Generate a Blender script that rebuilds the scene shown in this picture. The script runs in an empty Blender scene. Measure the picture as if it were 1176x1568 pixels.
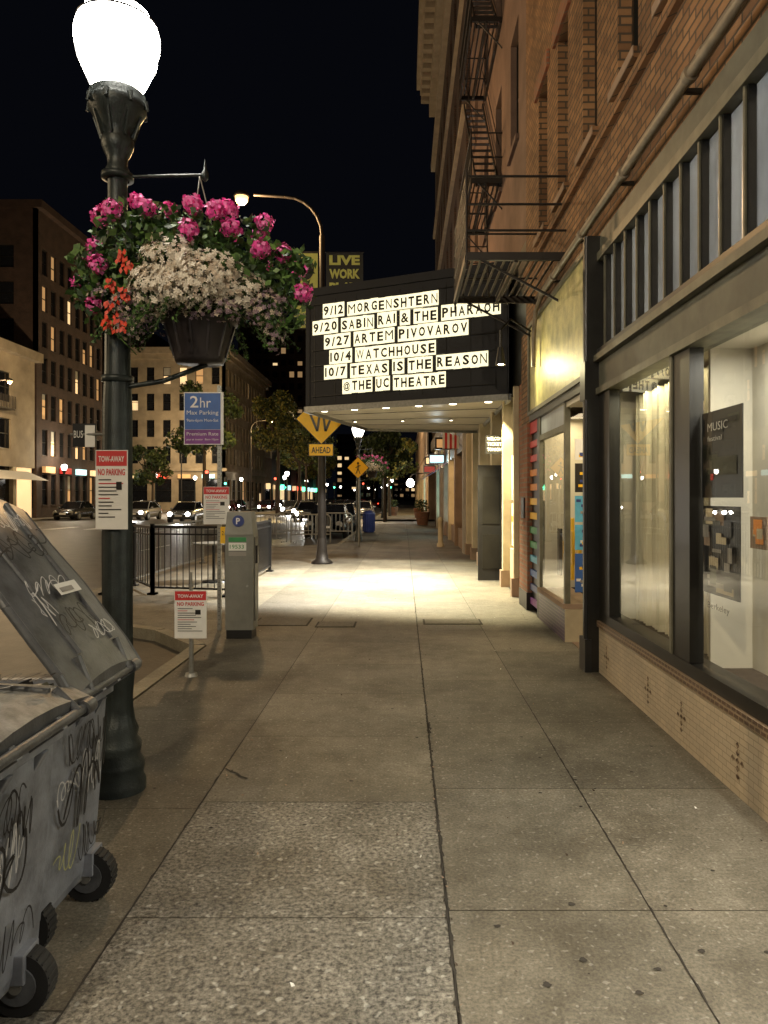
import bpy, math, random
from mathutils import Vector, Matrix
random.seed(7)
R=random.random
def U(a,b): return a+(b-a)*random.random()
S=bpy.context.scene
S.view_settings.view_transform='Standard'
S.view_settings.look='None'
S.view_settings.exposure=0
# ------------------------------------------------------------------ materials
def newmat(name):
    m=bpy.data.materials.new(name); m.use_nodes=True
    nt=m.node_tree; b=nt.nodes['Principled BSDF']
    return m,nt,b
def c4(c): return (c[0],c[1],c[2],1)
def ramp(nt,src,stops):
    r=nt.nodes.new('ShaderNodeValToRGB'); e=r.color_ramp.elements
    e[0].position=stops[0][0]; e[0].color=c4(stops[0][1])
    e[1].position=stops[-1][0]; e[1].color=c4(stops[-1][1])
    for p,c in stops[1:-1]:
        x=e.new(p); x.color=c4(c)
    nt.links.new(src,r.inputs[0]); return r.outputs[0]
def noise(nt,scale,detail=6,rough=.6,coord=None,stretch=None):
    tc=nt.nodes.new('ShaderNodeTexCoord')
    n=nt.nodes.new('ShaderNodeTexNoise'); n.inputs['Scale'].default_value=scale
    n.inputs['Detail'].default_value=detail; n.inputs['Roughness'].default_value=rough
    src=tc.outputs['Object']
    if stretch:
        mp=nt.nodes.new('ShaderNodeMapping'); mp.inputs['Scale'].default_value=stretch
        nt.links.new(src,mp.inputs[0]); src=mp.outputs[0]
    nt.links.new(src,n.inputs['Vector']); return n.outputs['Fac']
def bump(nt,b,src,st,dist=.01):
    bp=nt.nodes.new('ShaderNodeBump'); bp.inputs['Strength'].default_value=st; bp.inputs['Distance'].default_value=dist
    nt.links.new(src,bp.inputs['Height']); nt.links.new(bp.outputs[0],b.inputs['Normal'])
def mulc(nt,a,bv,fac=1.0,mode='MULTIPLY'):
    m=nt.nodes.new('ShaderNodeMixRGB'); m.blend_type=mode; m.inputs[0].default_value=fac
    nt.links.new(a,m.inputs[1])
    if isinstance(bv,tuple): m.inputs[2].default_value=c4(bv)
    else: nt.links.new(bv,m.inputs[2])
    return m.outputs[0]
def M(name,col,rough=.6,metal=0,var=.25,scale=6,bmp=0,stretch=None):
    m,nt,b=newmat(name)
    f=noise(nt,scale,stretch=stretch)
    lo=tuple(max(0,c*(1-var)) for c in col); hi=tuple(min(1,c*(1+var)) for c in col)
    nt.links.new(ramp(nt,f,[(.3,lo),(.7,hi)]),b.inputs['Base Color'])
    b.inputs['Roughness'].default_value=rough; b.inputs['Metallic'].default_value=metal
    if bmp: bump(nt,b,noise(nt,scale*8),bmp)
    return m
def E(name,col,st,samp=False):
    m,nt,b=newmat(name); b.inputs['Base Color'].default_value=c4(col)
    b.inputs['Emission Color'].default_value=c4(col); b.inputs['Emission Strength'].default_value=st
    if not samp: m.cycles.emission_sampling='NONE'
    return m
def brick(name,c1,c2,mort,bw,bh,ms=.012,bmp=.5,dirt=.5,rough=.85):
    m,nt,b=newmat(name)
    tc=nt.nodes.new('ShaderNodeTexCoord'); sp=nt.nodes.new('ShaderNodeSeparateXYZ'); nt.links.new(tc.outputs['Object'],sp.inputs[0])
    ad=nt.nodes.new('ShaderNodeMath'); ad.operation='ADD'; nt.links.new(sp.outputs[0],ad.inputs[0]); nt.links.new(sp.outputs[1],ad.inputs[1])
    cb=nt.nodes.new('ShaderNodeCombineXYZ'); nt.links.new(ad.outputs[0],cb.inputs[0]); nt.links.new(sp.outputs[2],cb.inputs[1])
    bt=nt.nodes.new('ShaderNodeTexBrick'); nt.links.new(cb.outputs[0],bt.inputs['Vector'])
    bt.inputs['Color1'].default_value=c4(c1); bt.inputs['Color2'].default_value=c4(c2); bt.inputs['Mortar'].default_value=c4(mort)
    bt.inputs['Scale'].default_value=1; bt.inputs['Brick Width'].default_value=bw; bt.inputs['Row Height'].default_value=bh
    bt.inputs['Mortar Size'].default_value=ms; bt.inputs['Mortar Smooth'].default_value=.2
    d=ramp(nt,noise(nt,1.3,8),[(.3,(1-dirt,)*3),(.7,(1,1,1))])
    nt.links.new(mulc(nt,bt.outputs['Color'],d),b.inputs['Base Color'])
    b.inputs['Roughness'].default_value=rough
    iv=nt.nodes.new('ShaderNodeMath'); iv.operation='SUBTRACT'; iv.inputs[0].default_value=1; nt.links.new(bt.outputs['Fac'],iv.inputs[1])
    bump(nt,b,iv.outputs[0],bmp,.012)
    return m
def concrete(name,lo,hi,speck=.35,bm=.35,sc=70):
    m,nt,b=newmat(name)
    big=ramp(nt,noise(nt,1.1,8,.65),[(.28,lo),(.72,hi)])
    stain=ramp(nt,noise(nt,.7,10,.75),[(.38,(.48,.45,.40)),(.56,(1,1,1))])
    mid=ramp(nt,noise(nt,9,8,.75),[(.3,(.66,.65,.62)),(.62,(1,1,1))])
    fine=noise(nt,sc,3,.7)
    fr=ramp(nt,fine,[(.35,(1-speck,)*3),(.65,(1,1,1))])
    at=nt.nodes.new('ShaderNodeAttribute'); at.attribute_name='tone'
    c=mulc(nt,mulc(nt,mulc(nt,mulc(nt,big,stain,.9),mid,.9),fr),at.outputs['Color'])
    sp=ramp(nt,noise(nt,sc*.55,1,.3),[(.66,(0,0,0)),(.72,(.20,.20,.18))])
    c=mulc(nt,c,sp,speck,'ADD')
    nt.links.new(c,b.inputs['Base Color']); b.inputs['Roughness'].default_value=.66
    bump(nt,b,fine,bm,.006)
    return m
def glassmat(name,tint=(.92,.94,.92),refl=.05,rough=.01):
    m=bpy.data.materials.new(name); m.use_nodes=True; nt=m.node_tree
    for n in list(nt.nodes): nt.nodes.remove(n)
    o=nt.nodes.new('ShaderNodeOutputMaterial'); t=nt.nodes.new('ShaderNodeBsdfTransparent'); g=nt.nodes.new('ShaderNodeBsdfGlossy')
    t.inputs[0].default_value=c4(tint); g.inputs[0].default_value=(1,1,1,1); g.inputs['Roughness'].default_value=rough
    lw=nt.nodes.new('ShaderNodeLayerWeight'); lw.inputs['Blend'].default_value=.5
    pw=nt.nodes.new('ShaderNodeMath'); pw.operation='POWER'; pw.inputs[1].default_value=4.0; nt.links.new(lw.outputs['Facing'],pw.inputs[0])
    ad=nt.nodes.new('ShaderNodeMath'); ad.operation='MULTIPLY_ADD'; ad.inputs[1].default_value=.75; ad.inputs[2].default_value=refl; nt.links.new(pw.outputs[0],ad.inputs[0])
    mx=nt.nodes.new('ShaderNodeMixShader'); nt.links.new(ad.outputs[0],mx.inputs[0]); nt.links.new(t.outputs[0],mx.inputs[1]); nt.links.new(g.outputs[0],mx.inputs[2])
    nt.links.new(mx.outputs[0],o.inputs[0]); return m

m_walk=concrete('sidewalk_concrete',(.18,.163,.125),(.32,.29,.225),.5,.4,75)
m_agg=concrete('exposed_aggregate',(.24,.225,.185),(.45,.42,.355),.85,.9,52)
m_curb=concrete('curb_concrete',(.30,.27,.19),(.42,.38,.28),.3,.3)
m_gap=M('joint_dirt',(.04,.035,.028),.95)
m_cover=M('cover_concrete',(.13,.12,.10),.8,0,.3,20,.3)
m_asph=M('asphalt',(.065,.057,.045),.5,0,.35,3,.5)
m_ground=M('ground_soil',(.04,.04,.035),.95)
m_paint=M('road_paint',(.6,.6,.55),.7,0,.3,9)
m_blk=M('black_paint',(.012,.012,.013),.35)
m_mblk=M('marquee_black',(.008,.009,.014),.6)
m_iron=M('wrought_iron',(.022,.018,.016),.5,.3)
m_post=M('lamp_green_iron',(.028,.036,.036),.38,.3,.3,14,.25)
m_steel=M('galvanised_steel',(.3,.3,.28),.45,.7,.2,20)
m_brick=brick('orange_brick',(.42,.22,.095),(.25,.12,.05),(.11,.075,.045),.215,.075,.010,.9,.55)
m_dbrick=brick('dark_brick',(.10,.055,.04),(.075,.045,.035),(.04,.03,.025),.22,.08)
m_rbrick=brick('red_brick',(.38,.14,.07),(.28,.10,.05),(.25,.18,.12),.2,.07)
m_tile=brick('cream_tile',(.64,.53,.37),(.56,.47,.33),(.38,.31,.21),.105,.036,.003,.3,.45,.35)
m_btile=brick('brown_tile',(.13,.075,.045),(.09,.055,.035),(.3,.22,.14),.06,.03,.006,.4,.2,.4)
m_ptile=brick('purple_tile',(.10,.055,.12),(.07,.045,.08),(.2,.16,.15),.09,.04,.006,.4,.2,.4)
m_dark=M('dark_bronze',(.016,.015,.013),.4,.3)
m_trim=M('olive_trim',(.115,.11,.075),.55,0,.3,7)
m_trimd=M('grey_green_panel',(.085,.085,.062),.6,0,.3,4)
m_pipe=M('painted_pipe',(.20,.16,.11),.5,0,.25,9)
m_gold=M('weathered_gold_panel',(.50,.46,.20),.42,.1,.4,5,.45)
m_cream=M('cream_plaster',(.50,.42,.28),.8,0,.2,2,.15)
m_creamb=M('pale_masonry',(.34,.28,.20),.85,0,.3,.6,.1)
m_tan=M('tan_stucco',(.30,.21,.145),.85,0,.3,1.2,.2)
m_stucco=M('rose_stucco',(.165,.105,.08),.85,0,.35,1.1,.25)
m_grey=M('grey_stone',(.3,.28,.25),.85,0,.2,1.5)
m_wglass=M('dark_window',(.012,.013,.016),.08,0,.2,2)
m_trans=M('transom_glass',(.36,.40,.45),.3,0,.35,2.5,0,(1,1,.5))
m_glass=glassmat('shop_glass')
m_white=M('white_enamel',(.75,.74,.70),.5,0,.06,8)
m_red=M('red_enamel',(.55,.03,.03),.5,0,.1,8)
m_blue=M('blue_enamel',(.04,.12,.38),.5,0,.1,8)
m_navy=M('navy_enamel',(.03,.05,.2),.5)
m_purple=M('purple_enamel',(.18,.04,.22),.5)
m_yel=M('yellow_sign',(.85,.50,.02),.45,0,.06,8)
m_lime=M('lime_banner',(.70,.72,.20),.7,0,.1,8)
m_grn=M('green_enamel',(.04,.25,.08),.5)
m_ora=M('orange_paint',(.75,.25,.02),.5)
m_cyan=M('cyan_print',(.1,.4,.6),.5)
m_bin=M('grey_bin_plastic',(.19,.205,.235),.40,0,.4,7,.15)
m_lid=M('dark_lid_plastic',(.085,.09,.097),.38,0,.45,9,.15)
m_lidl=M('worn_lid_plastic',(.19,.19,.175),.45,0,.6,14,.3)
m_rub=M('rubber',(.015,.015,.015),.7)
m_ink=M('marker_ink',(.010,.010,.012),.5)
m_inkw=M('white_ink',(.5,.5,.5),.5)
m_inky=M('yellow_ink',(.45,.45,.15),.5)
m_leafs=[M('leaf_a',(.05,.12,.025),.5,0,.4,20),M('leaf_b',(.11,.21,.05),.5,0,.4,20),M('leaf_c',(.02,.05,.015),.6,0,.4,20)]
m_tleaf=[M('tree_leaf_a',(.05,.08,.025),.6,0,.4,3),M('tree_leaf_b',(.09,.12,.03),.6,0,.4,3),M('tree_leaf_c',(.025,.04,.015),.7,0,.4,3)]
m_litleaf=[M('lamplit_leaf_a',(.26,.22,.04),.6,0,.4,3),M('lamplit_leaf_b',(.13,.15,.03),.6,0,.4,3),M('lamplit_leaf_c',(.04,.055,.02),.7,0,.4,3)]  # yellow lamp light painted into the leaf colours
m_pinks=[M('geranium_pink',(.80,.06,.36),.6,0,.3,60),M('geranium_light',(.90,.20,.52),.6,0,.2,60)]
m_wfl=[M('white_petal',(.84,.78,.68),.6,0,.1,60),M('cream_petal',(.66,.55,.44),.6,0,.2,60),M('mauve_petal',(.30,.21,.26),.6,0,.2,60)]
m_rfl=M('red_petal',(.70,.05,.015),.5,0,.3,50)
m_bark=M('bark',(.07,.05,.035),.9,0,.3,10,.5)
m_soil=M('planter_plastic',(.025,.02,.022),.45)
m_clap=M('pale_board',(.42,.40,.35),.7,0,.15,3)
e_globe=E('lamp_globe_glow',(1,.95,.84),80,True)
e_globef=E('far_globe_glow',(1,.93,.82),14)
e_sod=E('sodium_lens',(1,.62,.22),2.6)
e_marq=E('marquee_lightbox',(1,.93,.62),1.15)
e_bulb=E('soffit_bulb',(1,.88,.62),9)
e_warm=E('lit_window_warm',(1,.70,.36),.9)
e_warm2=E('lit_window_dim',(.9,.55,.25),.28)
e_cool=E('lit_window_cool',(.55,.95,1),1.3)
e_head=E('headlight',(1,.97,.9),40)
e_tail=E('taillight',(1,.05,.02),6)
e_green=E('signal_green',(.1,1,.5),6)
e_redl=E('signal_red',(1,.08,.04),6)
m_plast=M('interior_wall',(.58,.54,.44),.8,0,.08,1)
m_curt=M('curtain_cloth',(.60,.54,.38),.85,0,.15,3,0,(1,12,.3))

# ------------------------------------------------------------------ mesh builder
class MB:
    def __init__(s,name): s.name=name; s.v=[]; s.f=[]; s.m=[]; s.sm=[]; s.mats=[]; s.tone=None
    def mi(s,mat):
        if mat not in s.mats: s.mats.append(mat)
        return s.mats.index(mat)
    def add(s,vs,fs,mat,smooth=False):
        o=len(s.v); k=s.mi(mat); s.v+= [tuple(p) for p in vs]
        for f in fs: s.f.append(tuple(i+o for i in f)); s.m.append(k); s.sm.append(smooth)
    def box(s,x0,x1,y0,y1,z0,z1,mat):
        x0,x1=min(x0,x1),max(x0,x1); y0,y1=min(y0,y1),max(y0,y1); z0,z1=min(z0,z1),max(z0,z1)
        vs=[(x,y,z) for x in (x0,x1) for y in (y0,y1) for z in (z0,z1)]
        s.add(vs,[(0,1,3,2),(4,6,7,5),(0,4,5,1),(2,3,7,6),(0,2,6,4),(1,5,7,3)],mat)
    def beam(s,p,q,w,h,mat):
        p=Vector(p);q=Vector(q);d=(q-p).normalized(); a=Vector((0,0,1)) if abs(d.z)<.95 else Vector((1,0,0))
        u=d.cross(a).normalized()*w/2; n=u.cross(d).normalized()*h/2
        vs=[p-u-n,p+u-n,p+u+n,p-u+n,q-u-n,q+u-n,q+u+n,q-u+n]
        s.add(vs,[(0,1,2,3),(7,6,5,4),(0,4,5,1),(1,5,6,2),(2,6,7,3),(3,7,4,0)],mat)
    def cyl(s,p,q,r0,r1,mat,n=12,caps=True,smooth=True):
        p=Vector(p);q=Vector(q);d=(q-p).normalized(); a=Vector((0,0,1)) if abs(d.z)<.9 else Vector((1,0,0))
        u=d.cross(a).normalized(); w=d.cross(u).normalized(); vs=[]
        for i in range(n):
            t=2*math.pi*i/n; k=u*math.cos(t)+w*math.sin(t); vs.append(p+k*r0); vs.append(q+k*r1)
        s.add(vs,[(2*i,2*((i+1)%n),2*((i+1)%n)+1,2*i+1) for i in range(n)],mat,smooth)
        if caps:
            s.add([vs[2*i] for i in range(n)],[tuple(range(n))],mat); s.add([vs[2*i+1] for i in range(n)],[tuple(range(n))],mat)
    def tube(s,pts,r,mat,n=8):
        for a,b in zip(pts,pts[1:]): s.cyl(a,b,r,r,mat,n)
    def lathe(s,cx,cy,prof,mat,n=28,flute=None,smooth=True):
        vs=[];fs=[]
        for (r,z) in prof:
            for i in range(n):
                t=2*math.pi*i/n; rr=r
                if flute and flute[0]<=z<=flute[1] and i%2: rr=r*.84
                vs.append((cx+rr*math.cos(t),cy+rr*math.sin(t),z))
        for j in range(len(prof)-1):
            for i in range(n):
                k=(i+1)%n; fs.append((j*n+i,j*n+k,(j+1)*n+k,(j+1)*n+i))
        s.add(vs,fs,mat,smooth)
    def quad(s,pts,mat): s.add(pts,[tuple(range(len(pts)))],mat)
    def plate(s,o,u,v,w,h,mat,th=.006,n=None):
        o=Vector(o);u=Vector(u).normalized();v=Vector(v).normalized(); nn=u.cross(v).normalized()*th
        a=[o,o+u*w,o+u*w+v*h,o+v*h]; b=[p-nn for p in a]
        s.add(a+b,[(0,1,2,3),(7,6,5,4),(0,4,5,1),(1,5,6,2),(2,6,7,3),(3,7,4,0)],mat)
    def text(s,txt,o,u,v,w,h,mat,off=.0):
        cu=bpy.data.curves.new('t','FONT'); cu.body=txt; cu.offset=off; cu.resolution_u=2
        ob=bpy.data.objects.new('t',cu); bpy.context.collection.objects.link(ob)
        dg=bpy.context.evaluated_depsgraph_get(); me=bpy.data.meshes.new_from_object(ob.evaluated_get(dg))
        xs=[p.co.x for p in me.vertices]; ys=[p.co.y for p in me.vertices]
        if xs:
            x0,x1,y0,y1=min(xs),max(xs),min(ys),max(ys)
            sx=w/max(x1-x0,1e-5); sy=h/max(y1-y0,1e-5) if h else sx
            o=Vector(o);u=Vector(u).normalized();v=Vector(v).normalized()
            s.add([o+u*((p.co.x-x0)*sx)+v*((p.co.y-y0)*sy) for p in me.vertices],[tuple(p.vertices) for p in me.polygons],mat)
        bpy.data.objects.remove(ob); bpy.data.curves.remove(cu); bpy.data.meshes.remove(me)
    def scribble(s,o,u,v,w,h,lw,mat,loops=5,nn=None):
        o=Vector(o);u=Vector(u).normalized();v=Vector(v).normalized()
        a=[U(.6,1.4) for _ in range(6)];ph=[U(0,6.28) for _ in range(6)]
        pts=[]
        K=loops*14
        for i in range(K+1):
            t=i/K
            x=w*(t*.85+.08*math.sin(loops*6.28*t*a[0]+ph[0])+.05*math.sin(loops*3.1*t*a[1]+ph[1])+.07)
            y=h*(.5+.32*math.sin(loops*6.28*t*a[2]+ph[2])+.17*math.sin(loops*2.3*t*a[3]*3+ph[3]))
            pts.append((x,y))
        for (x0,y0),(x1,y1) in zip(pts,pts[1:]):
            d=Vector((x1-x0,y1-y0))
            if d.length<1e-5: continue
            d.normalize(); px,py=-d.y*lw/2,d.x*lw/2
            q=[(x0+px,y0+py),(x0-px,y0-py),(x1-px,y1-py),(x1+px,y1+py)]
            s.add([o+u*a_+v*b_ for a_,b_ in q],[(0,1,2,3)],mat)
    def done(s,bevel=0):
        me=bpy.data.meshes.new(s.name); me.from_pydata(s.v,[],s.f)
        for m in s.mats: me.materials.append(m)
        me.polygons.foreach_set('material_index',s.m); me.polygons.foreach_set('use_smooth',s.sm)
        if s.tone is not None:
            at=me.attributes.new('tone','FLOAT_COLOR','FACE')
            for i,t in enumerate(s.tone): at.data[i].color=(t,t,t,1)
        me.update()
        ob=bpy.data.objects.new(s.name,me); bpy.context.collection.objects.link(ob)
        if bevel:
            md=ob.modifiers.new('bevel','BEVEL'); md.width=bevel; md.segments=2; md.limit_method='ANGLE'; md.angle_limit=math.radians(40)
        return ob
def leaves(mb,c,r,n,size,mats,shell=.35,flat=1.0):
    cx,cy,cz=c
    for _ in range(n):
        d=Vector((random.gauss(0,1),random.gauss(0,1),random.gauss(0,1))).normalized()
        k=(shell+(1-shell)*R())**.6
        p=Vector((cx+d.x*r[0]*k,cy+d.y*r[1]*k,cz+d.z*r[2]*k))
        a=Vector((random.gauss(0,1),random.gauss(0,1),random.gauss(0,1)*flat)).normalized()
        b=a.cross(Vector((R()-.5,R()-.5,R()-.5))).normalized(); sz=size*U(.6,1.3)
        mb.add([p-a*sz*.5,p+b*sz*.33,p+a*sz*.5,p-b*sz*.33],[(0,1,2,3)],mats[min(len(mats)-1,int(R()*len(mats)))])
def point(loc,col,w,r=.08,parent=None,name='lamp_light'):
    l=bpy.data.lights.new(name,'POINT'); l.energy=w; l.color=col; l.shadow_soft_size=r
    o=bpy.data.objects.new(name,l); o.location=loc; bpy.context.collection.objects.link(o)
    if parent: o.parent=parent
    return o
def spot(loc,target,col,w,ang,blend=.5,r=.06,parent=None,name='spot_light'):
    l=bpy.data.lights.new(name,'SPOT'); l.energy=w; l.color=col; l.spot_size=math.radians(ang); l.spot_blend=blend; l.shadow_soft_size=r
    o=bpy.data.objects.new(name,l); o.location=loc; bpy.context.collection.objects.link(o)
    o.rotation_euler=(Vector(target)-Vector(loc)).to_track_quat('-Z','Y').to_euler()
    if parent: o.parent=parent
    return o
def area(loc,rot,sx,sy,col,w,parent=None,name='area_light'):
    l=bpy.data.lights.new(name,'AREA'); l.shape='RECTANGLE'; l.size=sx; l.size_y=sy; l.energy=w; l.color=col
    o=bpy.data.objects.new(name,l); o.location=loc; o.rotation_euler=rot; bpy.context.collection.objects.link(o)
    if parent: o.parent=parent
    return o
X=(1,0,0);Y=(0,1,0);Z=(0,0,1);NX=(-1,0,0);NY=(0,-1,0)

# ------------------------------------------------------------------ ground, road, pavement
g=MB('ground'); g.quad([(-900,-300,-.16),(900,-300,-.16),(900,1500,-.16),(-900,1500,-.16)],m_ground); g.done()
r=MB('road'); r.quad([(-27,-60,-.13),(-2.2,-60,-.13),(-2.2,600,-.13),(-27,600,-.13)],m_asph)
r.quad([(-2.2,44,-.13),(60,44,-.13),(60,54,-.13),(-2.2,54,-.13)],m_asph); r.done()
r=MB('road_markings')
for i in range(24):
    y=6+i*9; r.quad([(-8.6,y,-.126),(-8.48,y,-.126),(-8.48,y+3,-.126),(-8.6,y+3,-.126)],m_paint)
for i in range(9):
    x=-24+i*2.2; r.quad([(x,40,-.126),(x+.6,40,-.126),(x+.6,43.4,-.126),(x,43.4,-.126)],m_paint)
r.done()
sw=MB('sidewalk'); tones=[]
def slab(x0,x1,y0,y1,mat,t,z=0):
    sw.quad([(x0,y0,z),(x1,y0,z),(x1,y1,z),(x0,y1,z)],mat); tones.append(t)
cols=[(-2.13,-1.06,1.5,2.3),(-1.06,.17,1.07,2.81),(.17,.96,1.2,2.86),(.96,1.86,1.2,2.86)]
for ci,(a,b,st,ph) in enumerate(cols):
    y=ph-st*9
    while y<44:
        mat=m_agg if (ci==1 and y<3.7) or (ci==0 and y<1.5) else m_walk
        t={0:.82,1:.98,2:.88,3:.84}[ci]*U(.82,1.12)
        if ci==1 and y<3.7: t=1.05
        if y<2.9 and ci>1: t=1.0
        g1=.0022; gl=.003 if ci!=2 else .0055; gr=.003 if ci!=1 else .0055
        slab(a+gl,b-gr,y+g1,y+st-g1,mat,t); y+=st
slab(-2.13,1.86,54,160,m_walk,1)
sw.quad([(-2.13,-12,-.006),(1.86,-12,-.006),(1.86,45,-.006),(-2.13,45,-.006)],m_gap); tones.append(1)
def curb(pts):
    for (a,b) in zip(pts,pts[1:]):
        a=Vector(a);b=Vector(b);d=(b-a).normalized();n=Vector((-d.y,d.x))*.15
        p=[a,b,b-n,a-n]
        sw.add([(q.x,q.y,.002) for q in p]+[(q.x,q.y,-.14) for q in p],[(0,1,2,3),(0,4,5,1),(1,5,6,2),(2,6,7,3),(3,7,4,0)],m_curb)
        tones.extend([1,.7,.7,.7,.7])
curb([(-2.3,-12),(-2.3,8.0),(-3.0,8.9),(-4.3,9.7),(-5.4,10.6),(-5.4,21),(-4.6,23.5),(-2.3,25.5),(-2.3,44)])
curb([(-2.3,54),(-2.3,160)])
sw.quad([(-2.13,8.0,.0),(-2.13,25.4,0),(-4.5,23.3,0),(-5.25,21,0),(-5.25,10.7,0),(-4.2,9.85,0),(-2.95,9.05,0)],m_walk); tones.append(1.15)
sw.tone=tones; sw.done()
ow=MB('opposite_sidewalk'); ow.box(-60,-27,-10,300,-.15,0,m_walk); ow.tone=[1]*6; ow.done()
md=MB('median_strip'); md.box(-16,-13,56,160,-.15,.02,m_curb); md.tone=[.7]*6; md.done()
gm=MB('gum_spots')
def gum(x,y,rr,z=.003):
    n=11; ph=U(0,6); e=U(.6,1)
    gm.quad([(x+rr*(1+.25*math.sin(3*k+ph))*math.cos(6.283*k/n),y+rr*e*(1+.25*math.sin(2*k+ph))*math.sin(6.283*k/n),z) for k in range(n)],m_gap)
for i in range(210):
    gum(U(-1.9,1.7),2+(R()**1.4)*14,U(.004,.011))
for (x,y) in [(.47,2.42),(.62,2.55),(.86,2.5),(.76,2.38),(.35,2.75),(1.05,2.6),(.66,2.9)]: gum(x,y,.014,.0035)
gm.done()
lt=MB('litter')
for i in range(110):
    x=U(-1.9,1.7); y=U(2.3,14); a=U(0,6.28); s_=U(.003,.011)
    lt.quad([(x+s_*math.cos(a+k*1.57)*(1 if k%2 else .5),y+s_*math.sin(a+k*1.57)*(1 if k%2 else .5),.006+.003*k) for k in range(4)],random.choice([m_white,m_tan,m_bark,m_bark]))
for i in range(260):
    x=random.choice([U(-2.1,-1.9),U(1.6,1.77),U(.15,.19),.17+U(-.01,.01)]); y=U(2.2,12); a=U(0,6.28); s_=U(.003,.010)
    lt.quad([(x+s_*math.cos(a+k*1.57)*(1 if k%2 else .4),y+s_*math.sin(a+k*1.57)*(1 if k%2 else .4),.005+.002*k) for k in range(4)],random.choice([m_gap,m_tan,m_bark,m_bark]))
lt.done()
ck=MB('pavement_cracks')
def crack(x,y,dx,dy,n,w=.006,j=.01):
    x0=x; p=(x,y)
    for i in range(n):
        q=(x0+dx*(i+1)+U(-j,j),y+dy*(i+1)+U(-.01,.01)); ww=w*U(.3,1.4)
        d=Vector((q[0]-p[0],q[1]-p[1])).normalized(); nx,ny=-d.y*ww/2,d.x*ww/2
        ck.quad([(p[0]+nx,p[1]+ny,.0045),(p[0]-nx,p[1]-ny,.0045),(q[0]-nx,q[1]-ny,.0045),(q[0]+nx,q[1]+ny,.0045)],m_gap); p=q
crack(.17,2.1,0,.035,140,.012,.005); crack(-1.06,2.0,0,.04,70,.007,.003); crack(-1.05,4.35,.04,-.04,4,.012); crack(.18,5.0,.0,.03,8,.02,.012)
crack(.96,2.1,0,.04,90,.005,.003)
ck.done()
uc=MB('utility_cover')
for (x0,x1,y0,y1) in [(.25,1.0,9.3,9.7),(-1.1,-.6,9.1,9.5),(-1.9,-1.2,9.2,9.8)]:
    uc.box(x0,x1,y0,y1,-.02,.004,m_gap); uc.box(x0+.025,x1-.025,y0+.025,y1-.025,-.02,.008,m_cover)
uc.done()

# ------------------------------------------------------------------ wall helper
def wall(mb,axis,pos,out,a0,a1,z0,z1,rows,mat,th=.3,glass=None,frame=None,litp=0,mull=True):
    def bx(a,b,za,zb,o0,o1,m):
        p0=pos+out*o0; p1=pos+out*o1
        if axis=='x': mb.box(p0,p1,a,b,za,zb,m)
        else: mb.box(a,b,p0,p1,za,zb,m)
    z=z0
    for (za,zb,ops) in rows:
        if za>z: bx(a0,a1,z,za,-th,0,mat)
        a=a0
        for (p,q) in ops:
            if p>a: bx(a,p,za,zb,-th,0,mat)
            gm_=glass or m_wglass
            zm=zb
            if litp and R()<litp:
                gm_=random.choice([e_warm,e_warm2,e_warm2])
                if R()<.5: zm=za+(zb-za)*U(.4,.8)
            bx(p,q,za,zm,-th*.8,-th*.6,gm_)
            if zm<zb: bx(p,q,zm,zb,-th*.8,-th*.6,m_clap if R()<.5 else m_wglass)
            fr=frame or m_dark; e=.05
            bx(p,p+e,za,zb,-th*.6,-th*.35,fr); bx(q-e,q,za,zb,-th*.6,-th*.35,fr)
            bx(p+e,q-e,zb-e,zb,-th*.6,-th*.35,fr); bx(p+e,q-e,za,za+e,-th*.6,-th*.35,fr)
            if mull: bx(p+e,q-e,(za+zb)/2-.03,(za+zb)/2+.03,-th*.6,-th*.4,fr)
            bx(p-.06,q+.06,za-.09,za-.003,0.002,.06,mat if frame is None else fr)
            a=q
        if a<a1: bx(a,a1,za,zb,-th,0,mat)
        z=zb
    if z<z1: bx(a0,a1,z,z1,-th,0,mat)

# ------------------------------------------------------------------ brick building with shopfronts
B=MB('brick_shop_building'); XW=1.86
wins=[(1.7,2.5),(3.35,4.1),(4.65,5.25),(5.85,6.4),(7.1,7.65),(8.35,8.9),(9.55,10.15)]
wall(B,'x',XW,-1,-6,11.2,4.02,13,[(5.15,7.1,wins),(8.6,10.5,wins)],m_brick,.35)
B.box(XW-.05,XW,-6,11.2,4.9,5.0,m_brick)
for (p,q) in wins:
    for (za,zb) in ((5.15,7.1),(8.6,10.5)):
        B.box(XW-.04,XW-.002,p-.15,q+.15,zb+.003,zb+.22,m_rbrick); B.box(XW-.07,XW-.062,p-.08,q+.08,za-.09,za-.01,m_tan)
B.box(XW+.35,14,-6,-5.8,0,13,m_dbrick); B.box(XW+.35,14,10.9,11.19,0,13,m_dbrick); B.box(XW+.35,14,-6,11.2,12.9,13.02,m_dark)
B.box(4.2,4.3,-6,11,0,5,m_dark)
xf=1.79
B.box(xf,1.95,-6,6.76,0,.42,m_tile)
B.box(xf-.02,1.99,-6,6.76,.423,.475,m_btile)
B.box(xf+.0,1.95,-6,6.76,.478,.56,m_dark)
for yc in [6.5,5.4,4.75,3.95,3.3]:
    for (a,b) in [(0,0),(0,1),(0,-1),(1,0),(-1,0),(0,2),(0,-2)]:
        s_=.019; cy=yc+a*.055; cz=.19+b*.042
        B.quad([(xf-.003,cy-s_*1.2,cz),(xf-.003,cy,cz-s_),(xf-.003,cy+s_*1.2,cz),(xf-.003,cy,cz+s_)],m_btile)
def frame_y(y0,y1,z0,z1,mat,x0=xf,x1=1.88): B.box(x0,x1,y0,y1,z0,z1,mat)
frame_y(6.42,6.76,.563,2.54,m_dark); frame_y(4.62,4.90,.563,2.54,m_dark); frame_y(1.4,1.6,.563,2.54,m_dark)
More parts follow.
